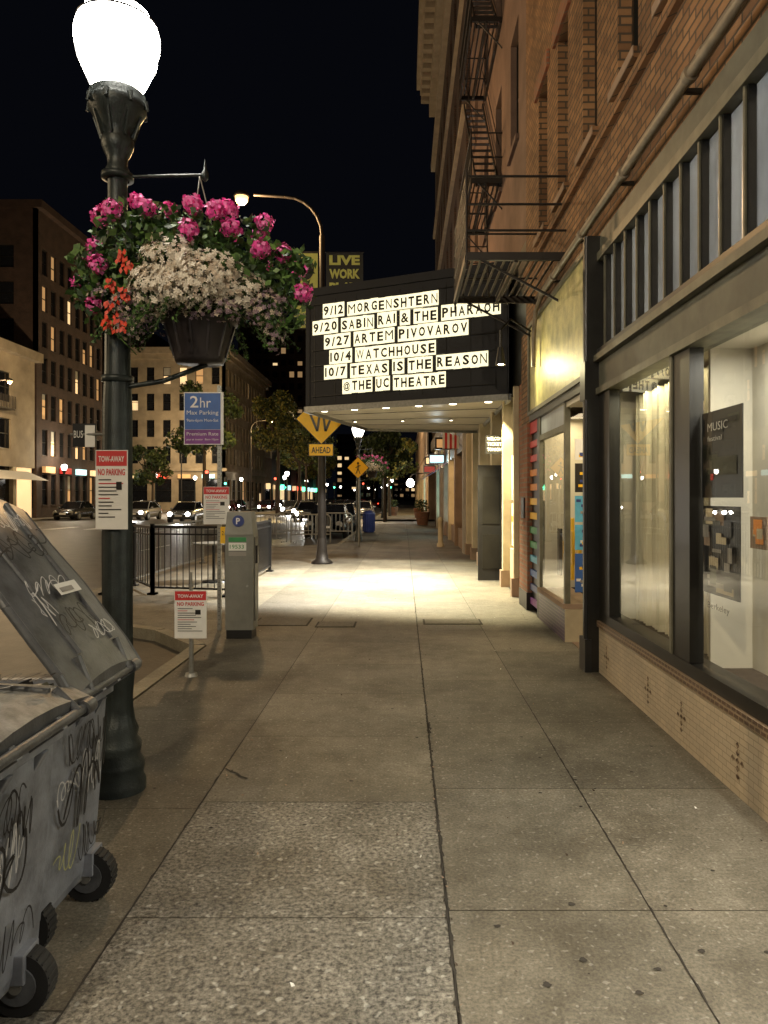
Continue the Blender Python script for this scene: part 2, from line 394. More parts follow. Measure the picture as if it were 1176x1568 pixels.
frame_y(4.90,4.94,.563,2.54,m_trim,xf-.012,xf+.05)
B.box(xf-.03,1.95,-6,6.76,2.543,2.60,m_trim); B.box(xf,1.95,-6,6.76,2.603,2.84,m_trimd)
B.box(xf-.05,1.95,-6,6.76,2.843,2.90,m_trim); B.box(xf-.02,1.95,-6,6.76,2.903,2.955,m_dark)
B.box(1.845,1.86,-6,6.7,2.958,3.76,m_trans)
y=6.55
while y>-3:
    B.box(xf+.01,1.842,y,y+.05,2.958,3.76,m_dark); B.box(xf-.004,xf+.008,y+.015,y+.035,2.958,3.76,m_trim); y-=.30
B.box(xf-.02,1.95,-6,6.76,3.763,3.84,m_trim); B.box(xf+.01,1.95,-6,6.76,3.843,4.018,m_trimd)
B.quad([(1.833,6.42,.563),(1.833,4.94,.563),(1.833,4.94,2.54),(1.833,6.42,2.54)],m_glass)
B.quad([(1.833,4.62,.563),(1.833,1.6,.563),(1.833,1.6,2.54),(1.833,4.62,2.54)],m_glass)
# interior
B.box(1.97,3.4,1.2,6.7,.45,.50,m_bark); B.box(1.97,3.4,1.2,6.7,2.56,2.6,m_plast)
B.box(2.25,2.3,1.2,4.757,.5,2.56,m_plast); B.box(1.98,3.4,4.76,4.79,.5,2.56,m_plast); B.box(3.36,3.4,4.8,6.7,.5,2.56,m_plast); B.box(1.97,3.36,6.72,6.75,.5,2.56,m_plast)
vs=[];fs=[];n=160
for i in range(n+1):
    yy=4.95+1.6*i/n; xx=2.10+.035*math.sin(i*.62)+.015*math.sin(i*1.7)+.01*math.sin(i*.23)
    vs+=[(xx,yy,.52),(xx*.997+.005,yy,2.50)]
for i in range(n): fs.append((2*i,2*i+2,2*i+3,2*i+1))
B.add(vs,fs,m_curt,True)
def poster(y0,y1,z0,z1,bg,bits=8,x=1.86,pal=None):
    B.box(x,x+.006,y0,y1,z0,z1,bg)
    for i in range(bits):
        a=U(y0+.02,y1-.1);b=a+U(.04,(y1-y0)*.5);c=U(z0+.02,z1-.08);d=c+U(.02,.12)
        B.quad([(x-.0006*(i+2),a,c),(x-.0006*(i+2),min(b,y1-.015),c),(x-.0006*(i+2),min(b,y1-.015),min(d,z1-.015)),(x-.0006*(i+2),a,min(d,z1-.015))],random.choice(pal or [m_white,m_red,m_tan,m_dark,m_grey,m_cream]))
poster(4.05,4.60,1.60,2.12,m_blk,7,1.86,[m_dark,m_red,m_dark,m_grey,m_trimd]); B.text('MUSIC',(1.853,4.5,2.0),NY,Z,.28,.05,m_white); B.text('festival',(1.853,4.5,1.94),NY,Z,.2,.03,m_white)
poster(4.08,4.58,1.02,1.55,m_dark,26,1.86,[m_grey,m_tan,m_dark,m_cream,m_trimd]); poster(3.78,3.96,1.33,1.50,m_tan,8,1.86,[m_dark,m_cream,m_ora])
B.text('Berkeley',(1.855,4.5,.92),NY,Z,.3,.05,m_dark)
# pipes
for (zz,xx,rr) in [(4.14,1.72,.033),(4.28,1.79,.018)]:
    B.cyl((xx,-6,zz),(xx,9.2,zz),rr,rr,m_pipe,10)
    y=-1
    while y<9: B.cyl((xx,y,zz),(xx,y+.06,zz),rr*1.5,rr*1.5,m_pipe,10); B.box(xx,XW,y+.2,y+.23,zz-.015,zz+.015,m_dark); y+=1.35
B.tube([(1.72,9.2,4.14),(1.70,9.5,4.0),(1.69,9.6,3.7),(1.69,9.6,3.3)],.03,m_pipe)
# pillar
B.box(1.69,2.0,6.763,6.96,0,4.0,m_dark); B.cyl((1.685,6.80,0),(1.685,6.80,4.0),.025,.025,m_blk,8); B.box(1.66,1.70,6.76,6.95,2.5,2.85,m_dark); B.box(1.66,1.72,6.75,6.97,0,.3,m_blk)
# sign panel over storefront 2
B.box(1.77,1.95,6.963,10.4,2.75,4.018,m_gold)
for (a,b) in [(2.75,2.80),(3.96,4.016)]: B.box(1.745,1.768,6.963,10.4,a,b,m_trim)
B.box(1.745,1.768,10.33,10.4,2.803,3.957,m_trim)
B.box(xf-.02,1.98,6.963,10.4,2.66,2.747,m_dark)
B.tube([(1.76,10.2,3.9),(1.45,10.0,4.02),(1.3,9.9,3.85),(1.3,9.9,3.6)],.014,m_blk); B.cyl((1.3,9.9,3.62),(1.3,9.9,3.38),.03,.07,m_blk)
# display window
B.box(xf,2.1,8.2,9.77,0,.36,m_ptile); B.box(xf-.02,2.2,8.18,9.77,.363,.42,m_tan)
B.box(xf,2.2,8.165,8.198,0,.36,m_cream)
for (a,b) in [(8.18,8.25),(9.70,9.77)]: B.box(xf,xf+.06,a,b,.423,2.66,m_trim)
B.box(xf,xf+.06,8.25,9.7,2.35,2.42,m_trim)
B.quad([(xf+.02,9.7,.423),(xf+.02,8.25,.423),(xf+.02,8.25,2.35),(xf+.02,9.7,2.35)],m_glass); B.box(xf+.02,xf+.026,8.25,9.7,2.423,2.65,m_trans)
B.quad([(xf+.06,8.19,.423),(2.06,8.19,.423),(2.06,8.19,2.66),(xf+.06,8.19,2.66)],m_glass)
B.box(2.06,2.10,8.17,8.21,.42,2.66,m_trim)
B.box(2.4,2.44,8.25,9.7,.42,2.6,m_plast); B.box(1.86,2.44,9.72,9.76,.42,2.66,m_plast)
for k in range(7): B.box(2.0+.03*(k%2),2.04+.03*(k%2),8.4+.18*k,8.4+.18*k+.12,.6+.1*(k%3),.9+.15*(k%4),random.choice([m_red,m_white,m_blk,m_cyan,m_yel]))
cz=[(.55,.98,m_blue),(1.02,1.30,m_cyan),(1.33,1.62,m_cyan),(1.66,1.98,m_blk),(2.02,2.25,m_white)]
for (a,b,mm) in cz:
    B.box(1.90,2.055,8.176,8.186,a,b,mm)
    for k in range(5):
        q=U(1.91,2.0); h=U(a+.02,b-.06)
        B.quad([(q,8.174-.0005*k,h),(q+.05,8.174-.0005*k,h),(q+.05,8.174-.0005*k,h+.03),(q,8.174-.0005*k,h+.03)],random.choice([m_white,m_yel,m_navy,m_grey]))
# recessed entry
B.box(3.0,3.05,6.97,8.17,0,2.66,m_dark); B.box(2.98,2.995,7.2,8.0,.1,2.1,m_trans); B.box(2.01,3.0,6.97,7.0,0,2.66,m_cream)
B.box(1.8,3.0,6.963,8.16,2.60,2.655,m_plast)
B.box(1.86,3.0,6.97,8.16,-.005,.004,m_tan)
# rainbow doorway
B.box(xf,2.1,9.77,9.9,0,2.66,m_dark)
rb=[m_purple,m_navy,m_blue,m_cyan,m_grn,m_grn,m_yel,m_yel,m_ora,m_ora,m_red,m_red]
for i in range(12):
    B.box(1.80,1.84,9.9,10.5,.10+i*.2,.19+i*.2,rb[i]); B.box(1.83,1.86,9.9,10.5,.19+i*.2,.30+i*.2,m_dark)
B.box(1.8,1.84,9.9,10.5,2.5,2.66,m_red)
B.box(xf-.03,2.1,10.5,11.2,0,2.66,m_rbrick); B.box(xf,2.1,10.403,11.2,2.663,4.018,m_brick)
B.box(xf-.045,2.1,10.48,11.15,0,.25,m_dark); B.box(xf-.05,xf-.03,10.7,10.95,1.3,1.6,m_blk)
B.tube([(1.8,.9,3.2),(1.5,.9,3.3),(1.4,.9,3.2)],.015,m_blk); B.cyl((1.4,.9,3.22),(1.4,.9,3.08),.03,.09,m_blk)
bb=B.done()
area((2.06,3.0,2.52),(0,0,0),.14,2.8,(1,.94,.82),48,bb,'shop_ceiling_light')
area((2.0,5.7,2.5),(0,0,0),.10,1.3,(1,.90,.62),10,bb,'shop_ceiling_light')
area((2.15,9.0,2.6),(0,0,0),.25,1.2,(1,.8,.5),16,bb,'shop_ceiling_light')
area((2.3,7.5,2.58),(0,0,0),.5,.6,(1,.8,.5),14,bb,'shop_ceiling_light')
spot((1.4,.9,3.05),(.75,2.3,0),(1,.92,.78),520,72,1,.04,bb,'wall_lamp_light')
spot((1.3,9.9,3.36),(1.77,9.0,3.2),(1,.88,.5),55,150,.6,.04,bb,'sign_lamp_light')

# ------------------------------------------------------------------ fire escapes
def fire_escape(name,x0,x1,y0,y1,z,stair=True,up=3.1,rails=(.45,.92)):
    F=MB(name)
    for yy in (y0,y1): F.beam((x0,yy,z),(x1,yy,z),.05,.09,m_iron)
    for xx in (x0,(x0+x1)/2,x1-.03): F.beam((xx,y0,z-.03),(xx,y1,z-.03),.04,.07,m_iron)
    x=x0
    while x<x1: F.beam((x,y0,z+.045),(x,y1,z+.045),.028,.012,m_iron); x+=.095
    k=int((y1-y0)/.13)
    for h in rails:
        F.tube([(x1,y0,z+h),(x0,y0,z+h),(x0,y1,z+h),(x1,y1,z+h)],.014,m_iron,6)
    for i in range(k+1):
        yy=y0+(y1-y0)*i/k; F.cyl((x0,yy,z),(x0,yy,z+.92),.007,.007,m_iron,5)
    for yy in (y0,y1): F.cyl((x0,yy,z-.15),(x0,yy,z+1.0),.016,.016,m_iron,6); F.tube([(x0+.1,yy,z),(x1,yy,z-.55)],.016,m_iron,6)
    if stair:
        for xx in (x0+.12,x0+.55):
            F.beam((xx,y0+.2,z),(xx,y1+.3,z+up),.025,.08,m_iron)
            F.tube([(xx,y0+.2,z+.8),(xx,y1+.3,z+up+.8)],.010,m_iron,6)
        for i in range(13):
            t=i/13; F.box(x0+.12,x0+.55,y0+.2+(y1+.1-y0)*t,y0+.30+(y1+.1-y0)*t,z+up*t+.02,z+up*t+.03,m_iron)
    else:
        for xx in (x0+.1,x0+.45): F.cyl((xx,y1-.15,z),(xx,y1+.2,z+1.5),.012,.012,m_iron,6)
        for i in range(6): F.cyl((x0+.1,y1-.15+.058*i,z+.25*i),(x0+.45,y1-.15+.058*i,z+.25*i),.009,.009,m_iron,5)
    F.done()
fire_escape('fire_escape',.72,1.86,8.45,10.3,4.36,False,3.1,(.3,.6,.92))
for zz in (7.7,10.8,13.9): fire_escape('fire_escape',1.3,1.90,14.2,17.0,zz)

# ------------------------------------------------------------------ theatre
T=MB('theatre_building')
w2=[(12.2,13.1),(14.3,15.2),(16.5,17.4),(18.8,19.7)]
wall(T,'x',1.90,-1,11.2,21,5.6,16.5,[(7.6,9.6,w2),(10.9,12.9,w2),(13.9,15.6,w2)],m_stucco,.3)
T.box(1.90,2.2,11.2,21,3.4,5.6,m_dark)
T.box(2.2,14,11.2,21,16.3,16.5,m_dark); T.box(2.2,14,11.2,11.4,13,16.5,m_stucco)
T.box(1.6,1.9,11.3,20.9,16.1,16.5,m_tan)
for (a,b,mm) in [(11.2,11.9,m_rbrick),(11.9,12.0,m_cream),(13.2,13.35,m_cream),(14.9,15.2,m_cream),(17.2,17.6,m_cream),(19.0,19.3,m_cream),(20.7,21,m_cream)]:
    T.box(1.78 if mm==m_cream else 1.86,2.2,a,b,0,3.4,mm)
    if mm==m_cream: T.box(1.74,2.2,a-.02,b+.02,0,.3,m_tan)
T.box(2.15,2.2,12.0,21,0,3.4,m_trimd)
for i,(a,b) in enumerate([(12.05,12.6),(12.65,13.18)]):
    T.box(1.93,1.98,a,b,.75,1.5,m_white); T.box(1.93,1.98,a,b,1.56,2.35,m_white); T.box(1.90,2.1,a-.02,b+.02,0,.7,m_cream)
    for k in range(9):
        q=U(a+.03,b-.2);z=U(.85,2.2); T.quad([(1.925-.0006*k,q,z),(1.925-.0006*k,q+.17,z),(1.925-.0006*k,q+.17,z+.1),(1.925-.0006*k,q,z+.1)],random.choice([m_red,m_blk,m_navy,m_ora]))
for (a,b) in [(13.4,14.1),(14.15,14.85),(15.3,16.2),(16.25,17.1),(17.7,18.9),(19.4,20.6)]:
    T.box(2.08,2.12,a,b,.1,2.4,m_wglass); T.box(2.04,2.08,a,a+.07,0,2.45,m_trim); T.box(2.04,2.08,a,b,2.45,2.55,m_trim)
T.box(1.42,1.90,14.08,14.14,.02,2.22,m_blk)
for z in (.3,1.2,1.95): T.cyl((1.9,14.07,z),(1.9,14.07,z+.12),.02,.02,m_steel)
T.box(1.5,1.82,14.068,14.08,.25,.9,m_dark); T.box(1.5,1.82,14.068,14.08,1.1,2.0,m_dark)
T.plate((1.5,13.5,2.40),X,Z,.38,.34,m_blk)
for k in range(3): T.text(['WELCOME','TICKETS','TONIGHT'][k],(1.53,13.495,2.65-k*.10),X,Z,.30,.06,m_white)
T.done()

# marquee
Q=MB('theatre_marquee')
A=Vector((-1.91,14.4,0)); C=Vector((1.8,12.6,0)); u=(C-A).normalized(); L=(C-A).length; nrm=Vector((u.y,-u.x,0))
D=Vector((1.88,19.0,0)); G=Vector((-.9,18.4,0))
z0,z1=3.33,5.60
def up(p,z): return Vector((p.x,p.y,z))
poly=[A,C,D,G]
Q.add([up(p,z0) for p in poly]+[up(p,z1) for p in poly],[(4,5,6,7),(0,1,5,4),(1,2,6,5),(2,3,7,6),(3,0,4,7)],m_mblk)
m_soff=M('soffit_enamel',(.42,.38,.30),.35,0,.15,2)
Q.add([up(p,z0-.004) for p in poly],[(3,2,1,0)],m_soff)
for p,q in zip(poly,poly[1:]+poly[:1]):
    n=Vector(((q-p).y,-(q-p).x,0)).normalized()*.04
    for (za,zb,mm) in [(z0-.07,z0+.04,m_steel),(z1-.1,z1+.05,m_mblk)]:
        Q.add([up(p,za),up(q,za),up(q,zb),up(p,zb),up(p,za)+n,up(q,za)+n,up(q,zb)+n,up(p,zb)+n],[(4,5,6,7),(0,1,5,4),(3,7,6,2),(0,4,7,3),(1,2,6,5),(0,3,2,1)],mm)
for s_ in (.03,L-.1):
    o=up(A+u*s_+nrm*.012,z0+.06); Q.plate(o,u,Z,.07,z1-z0-.16,m_mblk,.02)
for k in range(9): Q.plate(up(A+u*(.2+.46*k)+nrm*.006,z0+.12),u,Z,.012,z1-z0-.3,m_dark,.004)
for k in range(4):
    a=A.lerp(G,k/4); b=C.lerp(D,k/4); Q.beam(up(a,z0-.012),up(b,z0-.012),.03,.012,m_steel)
rows=[("9/12 MORGENSHTERN",.404,2.822,5.176),("9/20 SABIN RAI & THE PHARAOH",.17,3.98,4.88),("9/27 ARTEM PIVOVAROV",.43,3.39,4.59),
("10/4 WATCHHOUSE",.549,2.77,4.292),("10/7 TEXAS IS THE REASON",.432,3.754,4.0),("@THE UC THEATRE",.839,2.961,3.71)]
wd=lambda ch: .5 if ch in 'I1' else (.6 if ch=='/' else (1.3 if ch in 'MW@&' else 1.0))
for txt,s0,s1,zc in rows:
    words=txt.split(' ')
    tot=sum(wd(c) for c in txt if c!=' ')+.45*(len(words)-1); cw=(s1-s0)/tot; s=s0
    for w in words:
        dzw=U(-.012,.012)
        for ch in w:
            dz=dzw+U(-.007,.007); h=.275; k=cw*wd(ch)
            Q.plate(up(A+u*s+nrm*.018,zc-h/2+dz),u,Z,k-.0003,h,e_marq,.008)
            f0,f1=(.28,.44) if ch in 'I1' else (.12,.76)
            Q.text(ch,up(A+u*(s+k*f0)+nrm*.021,zc-.088+dz),u,Z,k*f1,.176,m_ink,.0 if ch in 'MWN' else (.02 if ch in '@&A' else .035))
            s+=k
        s+=cw*.45
for i in range(7):
    zz=5.325-.295*i
    Q.beam(up(A+u*.15+nrm*.03,zz),up(A+u*(L-.2)+nrm*.03,zz),.010,.010,m_dark)
lights=[]
for i in range(6):
    for j in range(2):
        a=A.lerp(C,(i+.5)/6); b=G.lerp(D,(i+.5)/6); p=a.lerp(b,.05+.5*j)
        if j==0:
            Q.cyl((p.x,p.y,z0-.006),(p.x,p.y,z0-.03),.085,.085,m_steel,14); Q.cyl((p.x,p.y,z0-.031),(p.x,p.y,z0-.045),.065,.065,e_bulb,14)
        elif i%2==0:
            Q.cyl((p.x,p.y,z0-.006),(p.x,p.y,z0-.03),.05,.05,m_steel,14); Q.cyl((p.x,p.y,z0-.031),(p.x,p.y,z0-.036),.03,.03,e_bulb,14)
        else: continue
        lights.append((p.x,p.y,z0-.07,i,j))
qo=Q.done()
for (x,y,z,i,j) in lights:
    t=i/5; col=(.97+.03*t,.94-.10*t,.86-.42*t)
    spot((x,y,z),(x-.35*(1-t),y-.25,0),col,(860 if j==0 else 650)*(1.15-.25*t),96,.28,.05,qo,'soffit_spot')

# ------------------------------------------------------------------ tall corniced building and shops beyond
K=MB('corniced_office_building')
ww=[(a,a+1.2) for a in [22.5+2.3*i for i in range(8)]]
wall(K,'x',1.78,-1,21,41.6,4.2,25,[(6+3.6*i,8.2+3.6*i,ww) for i in range(5)],m_dbrick,.3,litp=.05)
wall(K,'y',41.6,1,1.78,14,0,25,[],m_dbrick,.3)
K.box(2.1,14,21,21.3,16,25,m_dbrick)
m_corn=M('cornice_stone',(.33,.27,.20),.85,0,.2,2)
K.box(.75,1.78,21,42.4,25.0,25.8,m_corn); K.box(.95,1.78,21,42.2,24.6,24.998,m_corn); K.box(1.45,1.78,21,41.9,23.2,24.2,m_corn)
y=21.2
while y<42: K.box(1.0,1.78,y,y+.35,24.2,24.598,m_corn); y+=.8
K.box(1.55,1.78,21,41.7,20.0,20.4,m_corn); K.box(1.55,1.78,21,41.7,4.2,4.7,m_corn)
for zz in (9.0,12.6,16.2): K.box(1.66,1.778,21,41.7,zz,zz+.2,m_corn)
for i in range(6):
    a=21+i*3.43; K.box(1.70,2.2,a,a+.45,0,4.2,random.choice([m_cream,m_tan,m_grey]))
    K.box(1.95,2.0,a+.45,a+3.43,.6,3.0,[m_wglass,e_warm,e_cool,e_warm2,e_cool,e_warm][i]); K.box(1.8,2.2,a+.45,a+3.43,0,.6,m_tan); K.box(1.75,2.2,a+.45,a+3.43,3.0,4.2,random.choice([m_trimd,m_dark,m_gold]))
    for q in (.9,1.8,2.6): K.box(1.93,1.95,a+q,a+q+.08,.6,3.0,m_dark)
    if i in(2,4): K.add([(1.75,a+.5,3.0),(1.75,a+3.3,3.0),(.9,a+3.3,2.5),(.9,a+.5,2.5)],[(0,1,2,3)],[m_red,m_navy][i//4])
K.box(1.3,1.72,21.5,21.7,5.2,6.3,m_cream)
for (yy,zz,mm) in [(24.5,3.2,e_warm2),(30.5,3.0,e_cool),(36,3.2,e_warm),(39,2.9,m_red)]:
    K.box(1.05,1.7,yy,yy+.12,zz,zz+.4,m_dark); K.box(1.1,1.65,yy-.012,yy-.002,zz+.06,zz+.34,mm)
ko=K.done(); point((1.3,29,2.9),(.8,.95,1),90,.1,ko); point((1.3,36,2.9),(1,.8,.5),90,.1,ko)
K=MB('corner_shop_building')
wall(K,'x',1.8,-1,54,110,3.6,10,[(5,7.4,[(55+4*i,57.2+4*i) for i in range(13)])],m_tan,.3,litp=.2)
K.box(1.8,14,54,54.3,0,10,m_tan)
for i in range(14):
    K.box(1.9,2.0,54.3+4*i,58+4*i,.5,3.3,random.choice([e_warm,e_warm2,e_cool,m_wglass])); K.box(1.8,2.1,58+4*i,58.3+4*i,0,3.6,m_cream); K.box(1.85,2.1,54.3+4*i,58+4*i,0,.5,m_dark)
K.tube([(1.8,60,3.6),(.7,60,3.5),(.55,60,3.2)],.04,m_iron); K.lathe(.55,60,[(.0,2.45),(.2,2.5),(.32,2.7),(.32,2.85),(.2,3.05),(.08,3.15)],e_globef,16)
K.done()
fl=MB('flag'); fl.cyl((1.9,22,3.0),(1.15,21.8,3.6),.015,.015,m_steel)
for k in range(7):
    fl.add([(1.15+.07*k,21.8,3.55-.02*k),(1.15+.07*(k+1),21.82,3.53-.02*k),(1.15+.07*(k+1),21.82,3.05),(1.15+.07*k,21.8,3.05)],[(0,1,2,3)],m_red if k%2 else m_white)
fl.done()

# ------------------------------------------------------------------ buildings across the street
H=MB('low_cream_building')
wb=[(a,a+1.6) for a in [30.5+3.2*i for i in range(8)]]
wall(H,'x',-29,1,28,58,3.9,12.6,[(5.2,7.4,wb),(8.6,10.8,wb)],m_creamb,.4,litp=.15)
H.box(-29,-28.4,28,58.2,12.2,12.9,m_creamb)
for i in range(9):
    a=28.4+3.3*i; H.box(-29.4,-29,a,a+.5,0,3.9,m_cream); H.box(-29.4,-29.3,a+.5,a+3.3,0,3.9,[e_warm2,m_wglass,e_warm][i%3])
H.add([(-29,46,3.6),(-29,57,3.6),(-27.4,57,2.9),(-27.4,46,2.9)],[(0,1,2,3)],m_white)
for a in (31,38,45,51):
    H.box(-29,-28.1,a,a+2.4,7.9,8.0,m_iron)
    for q in range(13): H.cyl((-28.1,a+.2*q,8.0),(-28.1,a+.2*q,8.9),.03,.03,m_iron,4)
H.done()
H=MB('dark_apartment_building')
wb=[(a,a+.9) for a in [59.2+1.5*i for i in range(8)]]
wall(H,'x',-29,1,58.3,71,0,24.5,[(1,3.5,wb)]+[(5+2.9*i,7.1+2.9*i,wb) for i in range(6)],m_dbrick,.3,litp=.2)
wall(H,'y',58.3,-1,-45,-29,12.7,24.5,[(14+2.9*i,15.8+2.9*i,[(-44+3*k,-42.8+3*k) for k in range(5)]) for i in range(3)],m_dbrick,.3,litp=.06)
H.box(-45,-28.5,58.1,71.2,24.5,25.1,m_dbrick)
for k in range(4): H.box(-28.9,-28.6,59+3*k,60.6+3*k,3.6,4.1,[e_warm2,m_red,e_cool,e_warm][k])
H.done()
H=MB('cream_corner_building')
wall(H,'y',95,-1,-36,-23,0,20,[(1,4,[(-35.2+3.1*k,-33+3.1*k) for k in range(4)])]+[(6+3.4*i,8.2+3.4*i,[(-35.2+2.1*k,-34.2+2.1*k) for k in range(6)]) for i in range(4)],m_creamb,.4,litp=.1)
wall(H,'x',-23,1,95,122,0,20,[(1,4,[(96+3.1*k,98.2+3.1*k) for k in range(8)])]+[(6+3.4*i,8.2+3.4*i,[(96+2.1*k,97+2.1*k) for k in range(12)]) for i in range(4)],m_creamb,.4,litp=.2)
H.box(-36.6,-22.0,94.0,123,20,20.8,m_corn); H.box(-36.3,-22.4,94.4,122.6,19.4,19.998,m_creamb); H.box(-36.3,-22.7,94.7,122.4,5.0,5.4,m_creamb)
for k in range(4): H.box(-35.2+3.1*k,-33.6+3.1*k,94.7,94.9,4.1,4.6,[e_warm,e_redl,e_warm2,e_cool][k])
H.done()
def tower(name,x0,x1,y,h,mat,litp,fl=3.3,sp=3.2):
    H=MB(name); n=int((x1-x0)/sp)
    wall(H,'y',y,-1,x0,x1,0,h,[(2+fl*i,3.7+fl*i,[(x0+.4+sp*k,x0+.4+sp*.6+sp*k) for k in range(n)]) for i in range(int((h-3)/fl))],mat,.4,litp=litp,mull=False)
    H.box(x0,x1,y+.4,y+20,0,h,mat); H.done()
tower('office_tower',-46,-26,205,50,m_dbrick,.22,3.3,2.3)
tower('distant_building',-36,-28,150,24,m_dbrick,.15)
tower('distant_building',-30,-12,330,30,m_dbrick,.25)
tower('distant_building',-12,10,420,18,m_dbrick,.3)
tower('distant_building',-75,-37,110,26,m_dbrick,.1)
H=MB('shopfront_row')
for i in range(14):
    a=124+i*8; hh=U(7,12); H.box(-36,-25,a,a+7.9,4,hh,random.choice([m_dbrick,m_tan,m_grey])); H.box(-36,-25.2,a,a+7.9,0,4,random.choice([e_warm,e_warm2,e_warm,m_wglass])); H.box(-25.2,-24.9,a,a+.8,0,4,m_dark)
    H.box(-25,-24.2,a+2,a+2.3,3.2,4.2,random.choice([e_warm,e_redl,e_green,e_cool]))
H.done()

# ------------------------------------------------------------------ globe lamps
def globe_lamp(name,x,y,k=1.0,far=False,basket_arm=False,n=28):
    P=MB(name)
    if not far: n=40
    prof=[(.150,0),(.150,.05),(.135,.08),(.142,.13),(.142,.15),(.118,.19),(.125,.23),(.125,.26),(.105,.29),(.112,.33),(.092,.38),(.082,.45),(.080,.52),(.090,.64),(.092,.70),(.080,.76),(.077,2.1),(.068,2.3),(.062,2.95),(.06,3.0)]
    P.lathe(x,y,prof,m_post,n,flute=(.38,3.0))
    prof2=[(.055,3.0),(.062,3.02),(.062,3.05),(.052,3.07),(.052,3.34),(.062,3.36),(.062,3.40),(.052,3.42),(.055,3.46),(.075,3.50),(.085,3.53),(.085,3.56),(.078,3.58),(.10,3.62),(.125,3.68),(.15,3.72),(.155,3.76),(.14,3.78),(.145,3.81),(.12,3.83),(0,3.83)]
    P.lathe(x,y,prof2,m_post,n)
    for i in range(8):
        t=i*math.pi/4; P.cyl((x+.15*math.cos(t),y+.15*math.sin(t),3.77),(x+.165*math.cos(t),y+.165*math.sin(t),3.72),.016,.008,m_post,6)
        if not far: P.beam((x+.085*math.cos(t),y+.085*math.sin(t),3.57),(x+.125*math.cos(t),y+.125*math.sin(t),3.69),.012,.02,m_post)
    g_=e_globef if far else e_globe
    P.lathe(x,y,[(.125,3.835),(.14,3.86),(.17,3.92),(.205,4.0),(.222,4.08),(.222,4.14),(.205,4.2),(.17,4.25),(.12,4.28)],g_,32)
    P.lathe(x,y,[(.125,4.279),(.128,4.29),(.10,4.32),(.05,4.35),(.02,4.37),(.025,4.40),(0,4.43)],m_post,20)
    if not far:
        for i in range(6):
            t=i*math.pi/3+.2
            pts=[(r_*1.015,z_) for r_,z_ in [(.14,3.85),(.17,3.92),(.205,4.0),(.222,4.08),(.222,4.14),(.205,4.2),(.17,4.25),(.12,4.285)]]
            P.tube([(x+a*math.cos(t),y+a*math.sin(t),b) for a,b in pts],.0026,m_blk,5)
        P.lathe(x,y,[(.209,4.185),(.214,4.19),(.211,4.198)],m_blk,32)
    if basket_arm:
        P.cyl((x,y,3.36),(x+.47,y,3.37),.009,.009,m_post,8); P.lathe(x+.48,y,[(0,3.33),(.018,3.35),(.02,3.38),(.008,3.4),(.004,3.44),(0,3.46)],m_post,10)
        for zz in (3.36,2.25): P.lathe(x,y,[(.06,zz-.02),(.085,zz-.015),(.085,zz+.015),(.06,zz+.02)],m_post,20)
        P.tube([(x,y,2.2),(x+.25,y,2.24),(x+.49,y,2.33)],.014,m_post)
    return P
LX,LY=-1.57,4.05
P=globe_lamp('street_lamp',LX,LY,basket_arm=True)
def towsign(P,cx,y,zb,w,h):
    P.plate((cx-w/2,y,zb),X,Z,w,h,m_white,.004)
    P.plate((cx-w/2+.004,y-.002,zb+h*.80),X,Z,w-.008,h*.19,m_red,.001)
    P.text('TOW-AWAY',(cx-w*.40,y-.004,zb+h*.85),X,Z,w*.8,h*.075,m_white,.02)
    P.text('NO PARKING',(cx-w*.42,y-.003,zb+h*.68),X,Z,w*.84,h*.085,m_red,.02)
    zz=zb+h*.62
    for i in range(11):
        P.box(cx-w*.4,cx-w*.4+w*U(.3,.78),y-.0035,y-.002,zz,zz+h*.012,m_dark if i not in(1,5) else m_red); zz-=h*.047
    P.box(cx+w*.15,cx+w*.32,y-.004,y-.002,zb+h*.5,zb+h*.6,m_dark)
towsign(P,-1.565,3.955,1.43,.172,.425)
P.tube([(LX,LY,1.95),(-1.85,4.1,1.95)],.008,m_steel); P.plate((-1.83,4.08,1.88),X,Z,.13,.13,m_blk); P.plate((-1.76,4.075,1.88),X,Z,.055,.12,m_white)
P.text('BUS',(-1.82,4.072,1.93),X,Z,.05,.04,m_white)
P.done()
b2=globe_lamp('street_lamp',-1.57,-1.5); b2.done()
f=globe_lamp('street_lamp',-1.66,27,far=True,basket_arm=True,n=16); f.done()
for (x,y) in [(-1.66,58),(-1.66,80),(-1.66,105),(-27.6,60),(-27.6,82),(-27.6,104),(-27.6,128),(-27.6,155),(-14.5,90),(-14.5,110),(-14.5,140),(-27.6,38),(-14.5,170),(-9,190),(-20,180),(-3,140),(-24,112),(-12,76),(-22,100),(-5,170),(-9,230),(-16,240),(-26,70),(-26,92)]:
    globe_lamp('street_lamp',x,y,far=True,n=10).done()
point((-27.3,61,5.2),(1,.85,.6),500,.2); point((-27.0,83,5.2),(1,.85,.6),700,.2); point((-1.2,27,4.8),(1,.9,.75),150,.2)
point((-1.2,58,4.8),(1,.85,.6),300,.2)

